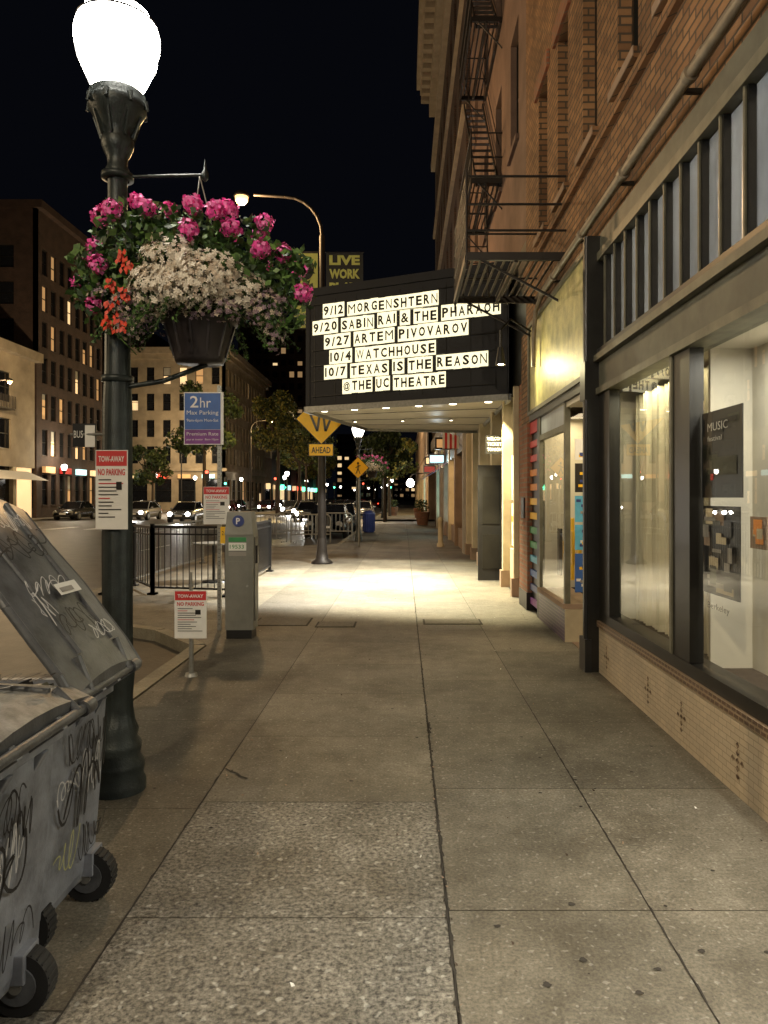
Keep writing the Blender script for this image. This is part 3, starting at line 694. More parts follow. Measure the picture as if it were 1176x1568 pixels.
# ------------------------------------------------------------------ hanging basket
def basket(name,cx,cy,dz=0,dens=1.0):
    F=MB(name)
    F.lathe(cx,cy,[(0,2.33+dz),(.125,2.33+dz),(.135,2.35+dz),(.19,2.54+dz),(.205,2.545+dz),(.205,2.58+dz),(.18,2.585+dz),(0,2.57+dz)],m_soil,24)
    for i in range(12):
        t=i*math.pi/6; F.beam((cx+.137*math.cos(t),cy+.137*math.sin(t),2.36+dz),(cx+.188*math.cos(t),cy+.188*math.sin(t),2.53+dz),.008,.012,m_soil)
    for t in (0.3,2.4,4.5): F.tube([(cx+.19*math.cos(t),cy+.19*math.sin(t),2.58+dz),(cx,cy,3.35+dz)],.004,m_steel,5)
    cl=[(-.45,.0,2.9,.2),(-.32,-.2,3.0,.18),(-.15,-.1,3.02,.2),(.05,-.15,2.98,.2),(.25,-.1,2.95,.2),(.4,-.1,2.82,.18),(.5,0,2.7,.14),(-.5,-.05,2.7,.18),(-.42,-.1,2.8,.2),(0,.2,2.85,.3),(.2,.25,2.8,.28),(-.25,.25,2.8,.28),(0,0,2.7,.32),(-.3,-.15,2.72,.16),(.3,-.2,2.75,.16),(-.1,-.25,2.9,.14),(.15,-.25,2.88,.14),(-.6,-.05,2.88,.10),(-.58,-.1,2.68,.10),(.55,-.1,2.85,.10),(-.45,-.1,2.55,.12),(.5,-.1,2.55,.1)]
    for (a,b,c,r_) in cl:
        leaves(F,(cx+a,cy+b,c+dz),(r_,r_*.9,r_*.75),int(230*dens*(r_/.2)**2)+10,.052,m_leafs,.25)
    def petalball(p,rr,n,size,mats):
        p=Vector(p)
        for _ in range(n):
            d=Vector((random.gauss(0,1),random.gauss(0,1),random.gauss(0,1))).normalized(); q=p+d*rr*U(.7,1)
            a=d.cross(Vector((R()-.5,R()-.5,R()-.5))).normalized(); b=d.cross(a).normalized(); s_=size*U(.7,1.2)
            a2=(a+d*U(-.4,.5)).normalized(); F.add([q,q+a2*s_*.6+b*s_*.5,q+a2*s_*1.1,q+a2*s_*.6-b*s_*.5],[(0,1,2,3)],random.choice(mats))
    pk=[(-.52,3.11,-.05),(-.36,3.05,-.3),(-.27,3.13,-.2),(-.2,3.08,-.25),(-.12,3.11,-.15),(0,3.14,-.1),(.03,3.1,-.25),(.20,3.09,-.2),(.16,3.05,-.3),(.37,3.06,-.1),(.33,3.03,0),(.48,2.88,-.15),(.58,2.69,-.1),(.05,2.93,-.37),(.24,2.96,-.3),(-.53,2.94,-.1),(-.57,2.91,-.05),(-.62,2.735,-.1),(-.52,2.61,-.15),(-.47,2.81,-.2),(.38,2.87,-.25),(.5,2.9,.2),(-.3,3.05,.25),(.1,3.1,.25),(.3,2.95,.3)]
    for (a,z,b) in pk:
        p=(cx+a,cy+b,z+dz); petalball(p,U(.036,.056),int(110*dens),.025,m_pinks)
        F.tube([(cx+a*.6,cy+b*.6,z-.25+dz),(cx+a*.9,cy+b*.9,z-.08+dz),p],.003,m_leafs[1],4)
    def flower(p,d,s_,mats):
        d=d.normalized(); a=d.cross(Vector((.1,.2,1))).normalized(); b=d.cross(a).normalized(); m=random.choice(mats); t0=U(0,6)
        for k in range(5):
            t=t0+k*1.2566; e=a*math.cos(t)+b*math.sin(t); w=a*-math.sin(t)+b*math.cos(t)
            F.add([p,p+e*s_*.6+w*s_*.30,p+e*s_+d*s_*.1,p+e*s_*.6-w*s_*.30],[(0,1,2,3)],m)
    def wfl(c,rad,n,mats,s0=.0165):
        for _ in range(n):
            d=Vector((random.gauss(0,1),random.gauss(0,1),random.gauss(0,1))).normalized()
            if d.y>.5: d.y=-d.y
            k=U(.78,1.10)
            flower(Vector((c[0]+d.x*rad[0]*k,c[1]+d.y*rad[1]*k,c[2]+d.z*rad[2]*k)),Vector((d.x,d.y,d.z+U(-.3,.6)))+Vector((R()-.5,R()-.5,R()-.5))*.7,s0*U(.8,1.25),mats)
    W=m_wfl
    for (a,b,z,ra,rb,rz,n) in [(-.07,-.2,2.81,.17,.18,.14,430),(.10,-.22,2.73,.21,.19,.13,520),(.25,-.15,2.67,.16,.17,.11,280),(-.15,-.2,2.68,.15,.17,.13,280),(0,-.25,2.66,.2,.16,.10,300)]:
        wfl((cx+a,cy+b,z+dz),(ra,rb,rz),int(n*dens),[W[0],W[0],W[0],W[1]])
        leaves(F,(cx+a,cy+b,z+dz),(ra*.8,rb*.8,rz*.8),int(100*dens),.04,m_leafs,.4)
    for (a,b,z,ra,rb,rz,n) in [(-.30,-.12,2.60,.13,.16,.11,170),(.38,-.1,2.60,.13,.16,.10,150),(-.33,-.1,2.50,.08,.12,.08,80),(.42,-.05,2.5,.06,.1,.12,70),(.1,-.15,2.58,.22,.14,.06,120),(-.1,.1,2.6,.3,.2,.1,150),(-.45,-.1,2.66,.1,.12,.08,60)]:
        wfl((cx+a,cy+b,z+dz),(ra,rb,rz),int(n*dens),[W[1],W[2],W[2]],.013)
        leaves(F,(cx+a,cy+b,z+dz),(ra*.9,rb*.9,rz*.9),int(90*dens),.03,m_leafs,.2)
    for (a,z) in [(-.31,2.82),(-.29,2.77),(-.37,2.68),(-.31,2.64),(-.36,2.57),(-.38,2.50),(-.32,2.48)]:
        for _ in range(int(12*dens)):
            p=Vector((cx+a+U(-.03,.03),cy-.30+U(-.04,.03),z+dz+U(-.03,.03))); d=Vector((U(-.8,.8),U(-.6,.1),-1)).normalized(); w=d.cross(Vector((0,1,.1))).normalized()
            F.add([p,p+d*.018+w*.010,p+d*.036,p+d*.018-w*.010],[(0,1,2,3)],m_rfl)
    for _ in range(int(40*dens)):
        t=U(0,6.28); r0=U(.2,.4); p=[(cx+r0*math.cos(t)*1.1,cy+r0*math.sin(t),2.62+dz)]
        for k in range(5): p.append((p[-1][0]+.03*math.cos(t)+U(-.01,.01),p[-1][1]+.02*math.sin(t),p[-1][2]-U(.02,.05)))
        F.tube(p,.002,m_leafs[0],4)
        for q in p: leaves(F,q,(.02,.02,.02),6,.022,m_leafs,.1)
    return F.done()
basket('hanging_flower_basket',-1.11,4.02)
basket('hanging_flower_basket',-1.15,27.0,0,.25)

# ------------------------------------------------------------------ wheeled bins
def wbin(name,y0,y1,xt,lid,win=.09):
    b=MB(name); zt=.855
    xl=xt-.74
    def sec(z,ix,iy,ox=0): return [(xl+ix,y0+iy,z),(xt-ix*.8+ox,y0+iy,z),(xt-ix*.8+ox,y1-iy,z),(xl+ix,y1-iy,z)]
    lv=[sec(.10,.075,.05),sec(.14,.06,.04),sec(.45,.035,.025),sec(.80,.012,.012),sec(.801,-.012,-.012),sec(zt,-.014,-.014),sec(zt,.02,.02),sec(.5,.05,.05)]
    vs=sum(lv,[]); fs=[]
    for j in range(len(lv)-1):
        for i in range(4): k=(i+1)%4; fs.append((j*4+i,j*4+k,j*4+4+k,j*4+4+i))
    fs.append((0,3,2,1)); fs.append((28,29,30,31)); b.add(vs,fs,m_bin)
    for t in (.18,.5,.82):
        yy=y0+(y1-y0)*t; b.add([(xt-.02,yy-.02,.80),(xt-.02,yy+.02,.80),(xt+.02,yy+.02,.80),(xt+.02,yy-.02,.80),(xt-.06,yy-.02,.66),(xt-.06,yy+.02,.66)],[(0,1,2,3),(3,2,5,4),(0,3,4),(1,5,2)],m_bin)
    for yy in (y0+.09,y1-win):
        xx=xt-.045 if yy>y0+.2 else xt-.12; r_=.098
        b.cyl((xx,yy-.032,r_),(xx,yy+.032,r_),r_,r_,m_rub,28); b.cyl((xx,yy-.037,r_),(xx,yy+.037,r_),r_*.62,r_*.62,m_lid,20); b.cyl((xx,yy-.045,r_),(xx,yy+.045,r_),.02,.02,m_steel,12)
        for k in range(28):
            t=k*6.283/28; b.box(xx+r_*math.cos(t)-.004,xx+r_*math.cos(t)+.004,yy-.03,yy+.03,r_+r_*math.sin(t)-.004,r_+r_*math.sin(t)+.004,m_rub)
        b.add([(xx-.12,yy-.05,.2),(xx+.03,yy-.05,.2),(xx+.03,yy-.05,.11),(xx-.12,yy-.05,.11),(xx-.12,yy+.05,.2),(xx+.03,yy+.05,.2),(xx+.03,yy+.05,.11),(xx-.12,yy+.05,.11)],[(0,1,2,3),(7,6,5,4),(0,4,5,1),(1,5,6,2)],m_bin)
    b.cyl((xt-.12,y0+.08,.098),(xt-.06,y1-.08,.098),.012,.012,m_steel)
    hx=xt+.105; hz=.915
    b.cyl((hx,y0+.02,hz),(hx,y1-.02,hz),.016,.016,m_lid,12)
    for yy in (y0+.03,y0+.2,y1-.2,y1-.03):
        b.beam((xt-.02,yy,.83),(hx,yy,hz),.03,.045,m_bin)
    for yy in (y0+.03,y1-.03): b.cyl((hx-.0,yy-.03,hz),(hx,yy+.03,hz),.026,.026,m_lid,14)
    ny=6; prof=lid; vs=[];fs=[]
    for (px,pz,ins) in prof:
        for k in range(ny+1):
            t=k/ny; yy=y0-.03+ins+(y1-y0+.06-2*ins)*t; vs.append((xt+px,yy,pz+.035*math.sin(math.pi*t)))
    for j in range(len(prof)-1):
        for k in range(ny):
            a=j*(ny+1)+k; fs.append((a,a+1,a+ny+2,a+ny+1))
    b.add(vs,fs,m_lid if prof[-1][1]>1.2 else m_lidl,True)
    n_=len(vs); low=[(x,y,z-.045) for (x,y,z) in vs]
    edge=[j*(ny+1) for j in range(len(prof))]; edge2=[j*(ny+1)+ny for j in range(len(prof))]
    f2=[]
    for e in (edge,edge2,list(range(ny+1)),[(len(prof)-1)*(ny+1)+k for k in range(ny+1)]):
        for p,q in zip(e,e[1:]): f2.append((p,q,q+n_,p+n_))
    b.add(vs+low,f2,m_lid)
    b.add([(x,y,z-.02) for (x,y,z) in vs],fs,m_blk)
    for side in (y0-.03,y1+.03):
        b.tube([(xt+px,side+(ins if side<y1 else -ins),pz-.02) for px,pz,ins in prof],.016,m_lid,8)
    for yy in (y0+.1,y1-.1):
        b.tube([(hx,yy,hz),(xt+prof[1][0],yy,prof[1][1]+.02)],.02,m_lid,8)
    for yy in (y0+.13,y1-.13):
        b.tube([(xt+px,yy,pz+.026) for px,pz,ins in prof[1:-1]],.011,m_lid,8)
    tilt=Vector((.06,0,.7)).normalized()
    for (yy,zz,w,h,lw,mm,lp) in [(y0+.1,.35,.4,.3,.012,m_ink,4),(y0+.12,.62,.35,.13,.006,m_ink,7),(y0+.3,.2,.25,.15,.006,m_ink,5),(y0+.08,.5,.2,.1,.005,m_inkw,5),(y0+.25,.45,.22,.2,.005,m_inkw,6),(y0+.1,.22,.2,.15,.005,m_inky,5),(y0+.35,.5,.16,.25,.007,m_ink,5)]:
        k=(zz-.1)/.7
        b.scribble((xt-.048*(1-k)-.003+.012,yy,zz),Y,tilt,w,h,lw,mm,lp)
    for (xx,zz,w,h,lw,mm,lp) in [(xt-.42,.3,.3,.4,.022,m_ink,3),(xt-.36,.62,.3,.13,.007,m_ink,7),(xt-.2,.25,.12,.3,.006,m_ink,5),(xt-.3,.5,.2,.2,.005,m_inkw,6),(xt-.17,.6,.1,.18,.006,m_inky,4),(xt-.22,.42,.16,.14,.005,m_ink,6),(xt-.16,.3,.1,.25,.005,m_inkw,5),(xt-.38,.15,.25,.12,.01,m_ink,4)]:
        k=(zz-.1)/.7
        b.scribble((xx,y0+.04*(1-k)-.004,zz),X,(0,-.05,1),w,h,lw,mm,lp)
    return b
lidA=[(.09,.935,.0),(.03,.965,.0),(-.1,.975,.01),(-.4,.99,.02),(-.65,.985,.02),(-.78,.94,.0)]
bA=wbin('wheeled_bin',1.78,2.45,-1.145,lidA,.15)
for k in range(5): bA.scribble((-1.7+.1*k,1.85+.1*k,1.038),X,Y,.22,.12,.005,random.choice([m_ink,m_inkw]),6)
bA.done(.004)
lidB=[(.11,.93,.0),(.055,1.02,.0),(-.03,1.13,.0),(-.12,1.25,.0),(-.25,1.41,.02),(-.36,1.55,.02),(-.48,1.60,.0)]
bB=wbin('wheeled_bin',2.50,3.04,-1.21,lidB)
def onlid(t,off=.042):
    a=Vector((-1.21+.055,0,1.02)); b_=Vector((-1.21-.36,0,1.55)); d=(b_-a).normalized(); nn=Vector((d.z,0,-d.x))
    return a.lerp(b_,t)+nn*off
dirn=Vector((-.415,0,.53)).normalized()
def ls(t,yy,w,h,lw,mm,lp):
    o=onlid(t); o.y=yy; bB.scribble(o,Y,dirn,w,h,lw,mm,lp)
ls(.62,2.56,.38,.13,.006,m_ink,9); ls(.38,2.55,.3,.08,.004,m_inkw,7); ls(.12,2.6,.26,.12,.006,m_ink,5); ls(.8,2.7,.2,.1,.004,m_inkw,6); ls(.05,2.75,.2,.07,.004,m_inkw,6); ls(.2,2.53,.1,.16,.004,m_inkw,5)
o=onlid(.36,.045); o.y=2.74; bB.plate(o,Y,dirn,.17,.05,m_white,.002); o=onlid(.375,.047); o.y=2.755; bB.plate(o,Y,dirn,.1,.02,m_grey,.001)
bB.done(.004)
tr=MB('bin_rubbish')
for i in range(6):
    leaves(tr,(-1.55+U(-.12,.12),2.77+U(-.1,.1),.76+.012*i),(.15,.11,.05),30,.1,[m_blk,m_blk,m_dark,m_trimd],.1)
tr.done()

# ------------------------------------------------------------------ sign posts
def perforated_post(P,x,y,z1,w=.045):
    P.box(x-w/2,x+w/2,y-w/2,y+w/2,0,z1,m_steel)
    z=.08
    while z<z1: P.cyl((x,y-w/2-.001,z),(x,y-w/2-.002,z),.006,.006,m_blk,8); z+=.05
P=MB('parking_sign_post'); px,py=-2.22,8.9
perforated_post(P,px,py,2.95)
P.plate((-2.635,py-.05,2.235),X,Z,.475,.63,m_white,.005); P.plate((-2.625,py-.053,2.245),X,Z,.43,.17,m_purple,.001); P.plate((-2.625,py-.053,2.418),X,Z,.43,.435,m_blue,.001)
P.text('2',(-2.56,py-.056,2.68),X,Z,.10,.14,m_white,.01); P.text('hr',(-2.44,py-.056,2.68),X,Z,.13,.12,m_white)
P.text('Max Parking',(-2.60,py-.056,2.58),X,Z,.38,.065,m_white); P.text('9am-6pm Mon-Sat',(-2.60,py-.056,2.50),X,Z,.38,.045,m_white)
P.text('Premium Rate',(-2.60,py-.056,2.345),X,Z,.38,.04,m_white); P.text('pay at meter  8am-10pm',(-2.60,py-.056,2.28),X,Z,.38,.03,m_white)
towsign(P,-2.245,py-.05,1.28,.31,.45)
P.plate((-2.2,py-.04,1.05),X,Z,.14,.2,m_yel,.004); P.text('2 HR',(-2.18,py-.046,1.15),X,Z,.1,.05,m_blk)
P.done()
P=MB('tow_away_sign'); P.cyl((-1.905,6.62,0),(-1.905,6.62,.82),.022,.018,m_steel,10); P.cyl((-1.905,6.62,0),(-1.905,6.62,.03),.06,.05,m_steel,12); towsign(P,-1.90,6.58,.345,.285,.425); P.cyl((-1.905,6.62,.8),(-1.905,6.62,.93),.012,.01,m_steel,8); P.done()
P=MB('parking_meter_kiosk'); kx0,kx1,ky0,ky1=-2.02,-1.70,8.35,8.62
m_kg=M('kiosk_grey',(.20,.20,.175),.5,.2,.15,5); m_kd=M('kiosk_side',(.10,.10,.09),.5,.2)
P.box(kx0+.01,kx1-.02,ky0+.01,ky1,.0,.10,m_blk); P.box(kx0,kx1,ky0,ky1,.10,1.18,m_kg)
P.add([(kx0-.005,ky0-.01,1.18),(kx1,ky0-.01,1.18),(kx1,ky1,1.18),(kx0-.005,ky1,1.18),(kx0+.02,ky0+.02,1.44),(kx1-.03,ky0+.02,1.44),(kx1-.03,ky1-.03,1.44),(kx0+.02,ky1-.03,1.44)],[(0,1,5,4),(1,2,6,5),(2,3,7,6),(3,0,4,7),(4,5,6,7)],m_kg)
P.cyl((-1.87,ky0-.012,1.335),(-1.87,ky0+.02,1.335),.065,.065,m_navy,24); P.text('P',(-1.893,ky0-.014,1.30),X,Z,.045,.07,m_white,.02)
P.plate((-1.98,ky0-.004,1.0),X,Z,.2,.09,m_white,.003); P.text('19533',(-1.965,ky0-.009,1.022),X,Z,.16,.045,m_grn,.01); P.plate((-1.98,ky0-.004,1.10),X,Z,.2,.05,m_grn,.003); P.plate((-1.98,ky0-.004,.94),X,Z,.2,.045,m_grey,.003)
P.plate((-1.99,ky0-.003,.2),X,Z,.26,.68,m_kg,.003); P.cyl((-1.77,ky0-.01,.6),(-1.77,ky0,.6),.014,.014,m_steel,10)
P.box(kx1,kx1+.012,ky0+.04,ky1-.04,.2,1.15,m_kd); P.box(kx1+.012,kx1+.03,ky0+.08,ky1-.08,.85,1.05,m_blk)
P.done(.012)
def fence(name,pts,h,mat,base=True,sp=.11):
    F=MB(name)
    for a,b in zip(pts,pts[1:]):
        a=Vector(a);b=Vector(b);n=max(2,int((b-a).length/sp))
        F.beam((a.x,a.y,h),(b.x,b.y,h),.05,.04,mat); F.beam((a.x,a.y,.12),(b.x,b.y,.12),.04,.03,mat)
        F.beam((a.x,a.y,h-.12),(b.x,b.y,h-.12),.03,.025,mat)
        for i in range(n+1):
            p=a.lerp(b,i/n); F.cyl((p.x,p.y,.12),(p.x,p.y,h),.009,.009,mat,5)
        for p in (a,b): F.box(p.x-.03,p.x+.03,p.y-.03,p.y+.03,0,h+.05,mat); F.box(p.x-.07,p.x+.07,p.y-.07,p.y+.07,0,.03,mat)
    F.done()
fence('terrace_fence',[(-4.15,12.2),(-2.85,11.9)],1.12,m_blk); fence('terrace_fence',[(-4.9,13.4),(-4.15,12.2)],1.1,m_blk,sp=.16)
fence('terrace_fence',[(-4.9,18.0),(-4.95,12.2),(-4.3,11.4)],1.05,m_steel,sp=.3)
fence('terrace_fence',[(-2.85,11.9),(-2.9,16.0)],1.1,m_blk)
tb=MB('terrace_table'); tb.cyl((-3.6,14,.72),(-3.6,14,.75),.4,.4,m_steel,20); tb.cyl((-3.6,14,0),(-3.6,14,.72),.03,.03,m_blk); tb.cyl((-3.6,14,0),(-3.6,14,.03),.25,.22,m_blk,16); tb.done()
def rack(name,x,y,w=1.4,h=1.0):
    F=MB(name)
    pts=[(x-w/2,y,0),(x-w/2,y,h*.85)]+[(x-w/2+.15*(1-math.cos(t)),y,h*.85+.15*math.sin(t)) for t in (.5,1.0,1.57)]+[(x+w/2-.15*(1-math.cos(t)),y,h*.85+.15*math.sin(t)) for t in (1.57,1.0,.5)]+[(x+w/2,y,h*.85),(x+w/2,y,0)]
    F.tube(pts,.025,m_steel); F.tube([(x-w/2,y,.3),(x+w/2,y,.3)],.018,m_steel)
    for i in range(1,9): F.cyl((x-w/2+w*i/9,y,.3),(x-w/2+w*i/9,y,h),.012,.012,m_steel,5)
    for s_ in (-1,1): F.tube([(x+s_*w*.4,y-.3,0.02),(x+s_*w*.4,y+.3,.02)],.02,m_steel)
    F.done()
for (x,y) in [(-4.9,26.5),(-3.3,26.2),(-4.3,29),(-2.7,28.6)]: rack('crowd_barrier',x,y)
def trash(name,x,y):
    F=MB(name); F.lathe(x,y,[(.22,0),(.26,.05),(.27,.8),(.29,.84),(.27,.9),(.15,1.0),(0,1.02)],m_navy,20)
    for i in range(16): t=i*.3927; F.beam((x+.275*math.cos(t),y+.275*math.sin(t),.06),(x+.28*math.cos(t),y+.28*math.sin(t),.8),.03,.02,m_navy)
    F.done()
trash('litter_bin',-1.6,34)
bl=MB('bollard')
bl.lathe(1.2,24,[(.12,0),(.12,.1),(.08,.15),(.08,.8),(.1,.85),(.06,.95),(0,.97)],m_cream,14); bl.done()
for (x,y) in ((1.1,43),(1.2,58),(-.9,66)):
    pl=MB('planter_tub'); pl.lathe(x,y,[(.3,0),(.42,.7),(.45,.75),(.38,.75),(0,.7)],m_rbrick,16); leaves(pl,(x,y,1.1),(.4,.4,.4),150,.15,m_tleaf); pl.done()

# ------------------------------------------------------------------ tall street lights
def street_light(name,x,y,dx,col,pw,lens,banner=False,h=8.55):
    P=MB(name)
    P.lathe(x,y,[(.26,0),(.26,.05),(.16,.12),(.13,.3),(.105,.6),(.10,.62)],m_iron,16)
    P.cyl((x,y,.6),(x,y,h-.6),.10,.065,m_iron,14)
    pts=[(x,y,h-.6)]+[(x+dx*.9*(1-math.cos(t)),y,h-.6+.95*math.sin(t)) for t in [.26*i for i in range(1,7)]]+[(x+dx*1.65,y,h+.40)]
    P.tube(pts,.04,m_iron,8)
    hx=x+dx*1.95
    P.lathe(hx,y,[(0,h+.50),(.10,h+.48),(.17,h+.42),(.19,h+.36),(.17,h+.34)],m_iron,16); P.lathe(hx,y,[(.16,h+.345),(.15,h+.25),(.08,h+.17),(0,h+.15)],lens,16)
    if banner:
        for s_,w in ((-1,.58),(1,.90)):
            o=x+s_*.10 if s_>0 else x-.10-w
            P.cyl((x,y,h-1.0),(x+s_*(w+.12),y,h-1.0),.015,.015,m_iron); P.cyl((x,y,h-2.85),(x+s_*(w+.12),y,h-2.85),.015,.015,m_iron)
            P.plate((o,y-.02,h-2.83),X,Z,w,1.8,m_dark if s_>0 else m_lime,.01)
            if s_>0:
                for k,t in enumerate(['LIVE','WORK','PLAY','SHOP']): P.text(t,(o+.08,y-.035,h-1.32-.33*k),X,Z,w-.16,.24,m_lime,.05)
            else:
                P.text('DOWNTOWN',(o+.05,y-.035,h-2.6),X,Z,w-.1,.12,m_navy,.02); P.text('BERKELEY',(o+.05,y-.035,h-2.78),X,Z,w-.1,.12,m_navy,.02)
                n=20; P.quad([(o+w/2+.2*math.cos(6.283*k/n),y-.035,h-1.4+.28*math.sin(6.283*k/n)) for k in range(n)],m_dark); P.quad([(o+w/2+.10*math.cos(6.283*k/n),y-.038,h-1.3+.14*math.sin(6.283*k/n)) for k in range(n)],m_grey)
                P.quad([(o+.06,y-.037,h-2.3),(o+w-.06,y-.037,h-2.3),(o+w-.12,y-.037,h-1.75),(o+.15,y-.037,h-1.9)],m_trimd)
    return P,(hx,y,h+.02)
P,lp=street_light('street_light',-1.98,17.9,-1,None,0,e_sod,True)
yy=17.78; cz=3.50; cx=-1.98
P.quad([(cx-.62,yy,cz),(cx,yy,cz-.62),(cx+.62,yy,cz),(cx,yy,cz+.62)],m_blk)
P.quad([(cx-.60,yy-.004,cz),(cx,yy-.004,cz-.60),(cx+.60,yy-.004,cz),(cx,yy-.004,cz+.60)],m_yel)
for a,b,c_,d_ in [(-.27,.12,-.10,-.30),(-.10,-.30,-.04,.12),(.27,.12,.10,-.30),(.10,-.30,.04,.12)]: P.beam((cx+a,yy-.012,cz+b),(cx+c_,yy-.012,cz+d_),.012,.055,m_blk)
P.plate((cx-.31,yy,2.60),X,Z,.60,.30,m_blk,.004); P.plate((cx-.295,yy-.003,2.615),X,Z,.57,.27,m_yel,.002); P.text('AHEAD',(cx-.24,yy-.006,2.67),X,Z,.46,.15,m_blk,.02)
P.done(); point(lp,(1,.62,.28),1200,.12)
for (x,y,dx,w,col) in [(-2.0,-7.5,-1,2600,(1,.80,.52)),(-26.5,46,1,2600,(1,.72,.4)),(-26.5,88,1,3200,(1,.72,.4)),(-14.5,70,1,3400,(1,.70,.3)),(-26.5,6,1,4500,(1,.76,.46)),(-2.0,72,-1,2000,(1,.72,.4)),(-26.5,118,1,2200,(1,.72,.4))]:  # street lights added as fill and to light trees and far buildings
    P,lp=street_light('street_light',x,y,dx,None,0,e_sod); P.done(); point(lp,col,w,.12)
P=MB('pedestrian_sign'); P.cyl((-1.45,24,0),(-1.45,24,3.0),.03,.03,m_steel); cz=2.57;cx=-1.48;yy=23.95
P.quad([(cx-.36,yy,cz),(cx,yy,cz-.36),(cx+.36,yy,cz),(cx,yy,cz+.36)],m_blk); P.quad([(cx-.34,yy-.004,cz),(cx,yy-.004,cz-.34),(cx+.34,yy-.004,cz),(cx,yy-.004,cz+.34)],m_yel)
P.cyl((cx,yy-.006,cz+.15),(cx,yy-.012,cz+.15),.035,.035,m_blk,12); P.beam((cx,yy-.01,cz+.11),(cx,yy-.01,cz-.03),.05,.02,m_blk); P.beam((cx,yy-.01,cz-.02),(cx-.07,yy-.01,cz-.2),.03,.02,m_blk); P.beam((cx,yy-.01,cz-.02),(cx+.07,yy-.01,cz-.2),.03,.02,m_blk); P.beam((cx-.08,yy-.01,cz),(cx+.08,yy-.01,cz+.08),.02,.02,m_blk)
P.done()

# ------------------------------------------------------------------ trees
def tree(name,x,y,h,r,zc,mats,n=3200,ls=.35,z0=0):
    T_=MB(name); T_.cyl((x,y,z0),(x+U(-.1,.1),y,zc-r*.5),.17*h/8,.10*h/8,m_bark,10)
    cl=[]
    for i in range(16):
        t=U(0,6.28); k=U(.25,.85)*r; p=(x+k*math.cos(t),y+k*math.sin(t),zc+U(-.75,.85)*r*(1.1-k/r*.5))
        T_.tube([(x,y,zc-r*.55),(x+(p[0]-x)*.5,y+(p[1]-y)*.5,zc-r*.2+(p[2]-zc)*.4),p],.05,m_bark,5); cl.append((p,U(.22,.42)*r))
    for p,rr in cl:
        leaves(T_,p,(rr,rr,rr*.8),n//16,ls,mats,.1)
    T_.done()
tree('street_tree',-21.6,80,12,4.6,9.6,m_tleaf,4800,.45)
tree('street_tree',-10.6,62,9,2.9,7.9,m_litleaf,4600,.30)
tree('street_tree',-8.2,58,7,2.0,5.4,m_litleaf,2800,.26)
tree('street_tree',-24.5,72,7,2.3,4.6,m_tleaf,2200,.35)
tree('street_tree',-31.0,61.2-12,6,1.6,3.6,m_tleaf,900,.35)
tree('street_tree',-12.5,95,10,3.5,7.5,m_tleaf,2600,.45)
tree('street_tree',-14.5,125,10,4,7.5,m_litleaf,2600,.5)
tree('street_tree',-1.2,48,6,1.9,4.6,m_tleaf,2200,.28)
tree('street_tree',-1.2,64,7,2.4,5.0,m_litleaf,2200,.3)
tree('street_tree',-1.8,90,9,3.5,6.0,m_tleaf,2200,.4)
tree('street_tree',-6,150,12,5,8,m_tleaf,2200,.6)

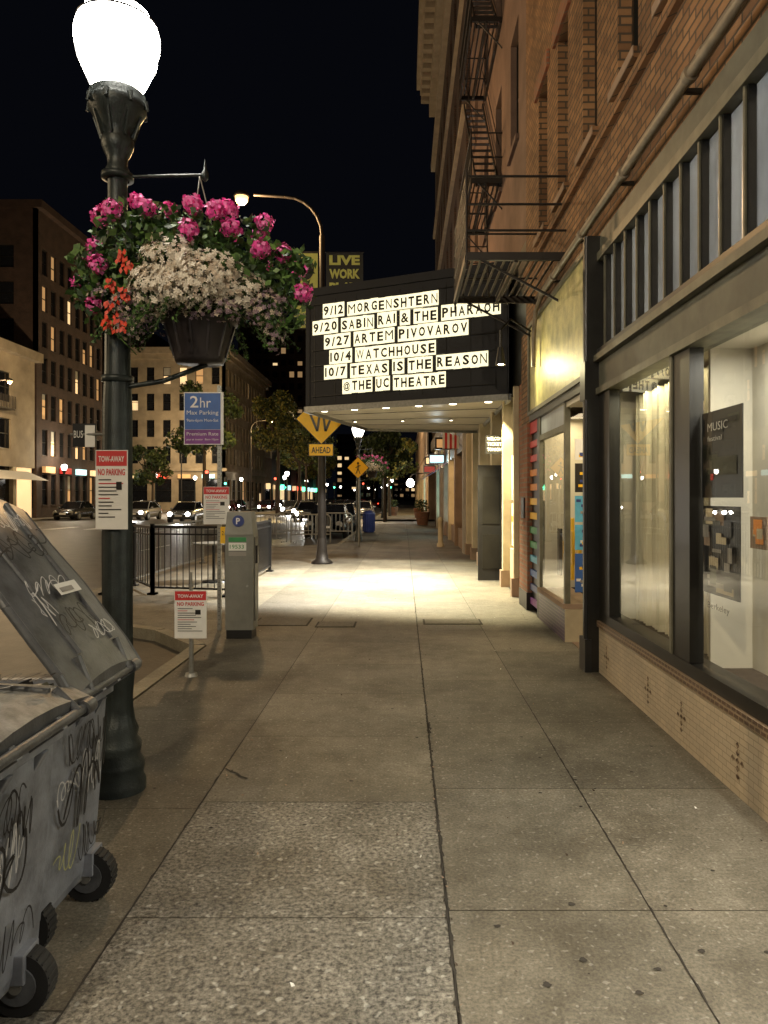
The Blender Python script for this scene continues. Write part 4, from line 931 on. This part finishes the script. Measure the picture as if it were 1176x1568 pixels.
# ------------------------------------------------------------------ cars
def car(name,x,y,d,col,lights=True,yaw=0):
    C_=MB(name); body=M(name+'_paint',col,.25,.4,.1,3)
    st=[(0,.70,.38,.58),(.12,.82,.28,.68),(.5,.88,.24,.76),(1.25,.90,.22,.88),(2.3,.91,.22,.92),(3.4,.90,.22,.95),(4.1,.87,.25,.93),(4.4,.80,.34,.82)]
    def tr_(px,s,z):
        a,b=px,(s-2.2)*d; c_,s_=math.cos(yaw),math.sin(yaw); return (x+a*c_-b*s_,y+a*s_+b*c_,z-.13)
    vs=[];fs=[];n=6
    for (s,w,zb,zt) in st:
        for (a,z) in [(-w*.95,zb),(-w,(zb+zt)/2),(-w*.9,zt),(w*.9,zt),(w,(zb+zt)/2),(w*.95,zb)]: vs.append(tr_(a,s,z))
    for j in range(len(st)-1):
        for i in range(n): k=(i+1)%n; fs.append((j*n+i,j*n+k,j*n+n+k,j*n+n+i))
    fs.append(tuple(range(n))); fs.append(tuple((len(st)-1)*n+i for i in range(n))); C_.add(vs,fs,body,True)
    cb=[(1.15,.78,.88),(1.95,.62,1.40),(3.1,.62,1.43),(3.95,.74,.94)]
    v=[]
    for (s,w,z) in cb: v+= [tr_(-w,s,z),tr_(w,s,z)]
    b0=[tr_(-.80,1.95,.90),tr_(.80,1.95,.90),tr_(-.8,3.1,.93),tr_(.8,3.1,.93)]
    C_.add(v+b0,[(0,1,3,2),(4,5,7,6),(0,2,8),(2,4,10,8),(4,6,10),(1,9,3),(3,9,11,5),(5,11,7)],m_wglass)
    C_.add([tuple(Vector(p)+Vector((0,0,.012))) for p in v[2:6]],[(0,1,3,2)],body)
    for (a,b) in ((0,2),(1,3),(4,6),(5,7)): C_.tube([v[a],v[b]],.03,body,5)
    hr=.18 if y>60 else .15
    for s_ in (-1,1):
        C_.tube([tr_(s_*.64,1.95,1.40),tr_(s_*.64,3.1,1.43)],.03,body,5); C_.tube([tr_(s_*.71,2.5,.93),tr_(s_*.63,2.5,1.42)],.025,m_blk,5)
        for s in (.85,3.55):
            C_.cyl(tr_(s_*.70,s,.32),tr_(s_*.925,s,.32),.32,.32,m_rub,20); C_.cyl(tr_(s_*.92,s,.32),tr_(s_*.935,s,.32),.2,.19,m_steel,12)
        C_.cyl(tr_(s_*.60,.10,.60),tr_(s_*.60,-.0,.60),hr,hr-.01,e_head if lights else m_steel,12)
        C_.cyl(tr_(s_*.66,4.30,.72),tr_(s_*.66,4.42,.72),.09,.09,e_tail if lights else m_red,10)
        C_.cyl(tr_(s_*.9,1.55,.95),tr_(s_*1.02,1.5,.97),.07,.06,body,8)
    C_.quad([tr_(-.25,-.01,.45),tr_(.25,-.01,.45),tr_(.25,-.01,.55),tr_(-.25,-.01,.55)],m_white); C_.quad([tr_(-.5,-.005,.32),tr_(.5,-.005,.32),tr_(.5,-.005,.42),tr_(-.5,-.005,.42)],m_blk)
    ob=C_.done()
    if lights and d>0 and y<80:
        spot(tr_(0,-.15,.6),tr_(0,-12,0),(1,.95,.85),700,70,.6,.15,ob,'headlight_beam')
car('parked_car',-3.3,33,1,(.02,.02,.022),False); car('parked_car',-3.3,39,1,(.05,.06,.07),False); car('parked_car',-3.4,62,1,(.3,.3,.3),False)
car('car',-15.2,52,1,(.2,.2,.2)); car('car',-8.6,64,1,(.3,.3,.3)); car('car',-11.2,74,1,(.1,.1,.12)); car('car',-20.5,58,1,(.5,.5,.5)); car('car',-6.9,54,1,(.1,.1,.12))
for (x,y,d) in [(-6.0,84,-1),(-10,100,1),(-17,92,1),(-8,118,1),(-19,112,1),(-5,128,-1),(-12,88,1),(-8,92,1),(-21,88,1),(-23,102,1),(-10,136,1),(-18,140,1),(-6,145,-1),(-12,160,1),(-9,112,1),(-6,104,1)]:
    car('car',x,y,d,random.choice([(.1,.02,.02),(.1,.1,.12),(.3,.3,.3),(.4,.4,.4)]))
car('parked_car',-25.8,58,1,(.05,.05,.05),False); car('parked_car',-25.8,66,1,(.4,.4,.4),False); car('parked_car',-25.8,74,1,(.02,.02,.02),False)

def signal(name,x,y,e):
    P=MB(name); P.cyl((x,y,0),(x,y,4.2),.07,.05,m_iron); P.box(x-.18,x+.18,y-.25,y-.02,3.2,4.2,m_blk)
    for k,mm in enumerate([e_green if e=='g' else m_dark,m_dark,e_redl if e=='r' else m_dark]):
        P.cyl((x,y-.25,3.38+.32*k),(x,y-.29,3.38+.32*k),.15,.15,mm,14); P.lathe(x,y-.3,[(.16,3.5+.32*k),(.16,3.53+.32*k)],m_blk,10)
    P.done()
signal('traffic_signal',-16.3,94,'r'); signal('traffic_signal',-22.4,93,'g'); signal('traffic_signal',-12,128,'g'); signal('traffic_signal',-7,128,'r'); signal('traffic_signal',-2.2,128,'g'); signal('traffic_signal',-20.5,128,'g'); signal('traffic_signal',-18.6,70,'r')

# ------------------------------------------------------------------ world + camera
w=bpy.data.worlds.new('World'); S.world=w; w.use_nodes=True
bg=w.node_tree.nodes['Background']; bg.inputs[0].default_value=(.0018,.0021,.0034,1); bg.inputs[1].default_value=1
cam=bpy.data.cameras.new('camera'); co=bpy.data.objects.new('camera',cam); bpy.context.collection.objects.link(co)
co.location=(0,0,1.6); co.rotation_euler=(math.radians(90),0,0)
cam.sensor_width=36; cam.lens=25.94; cam.shift_x=-30/1568; cam.shift_y=-22/1568; cam.clip_end=3000; cam.clip_start=.05
S.camera=co
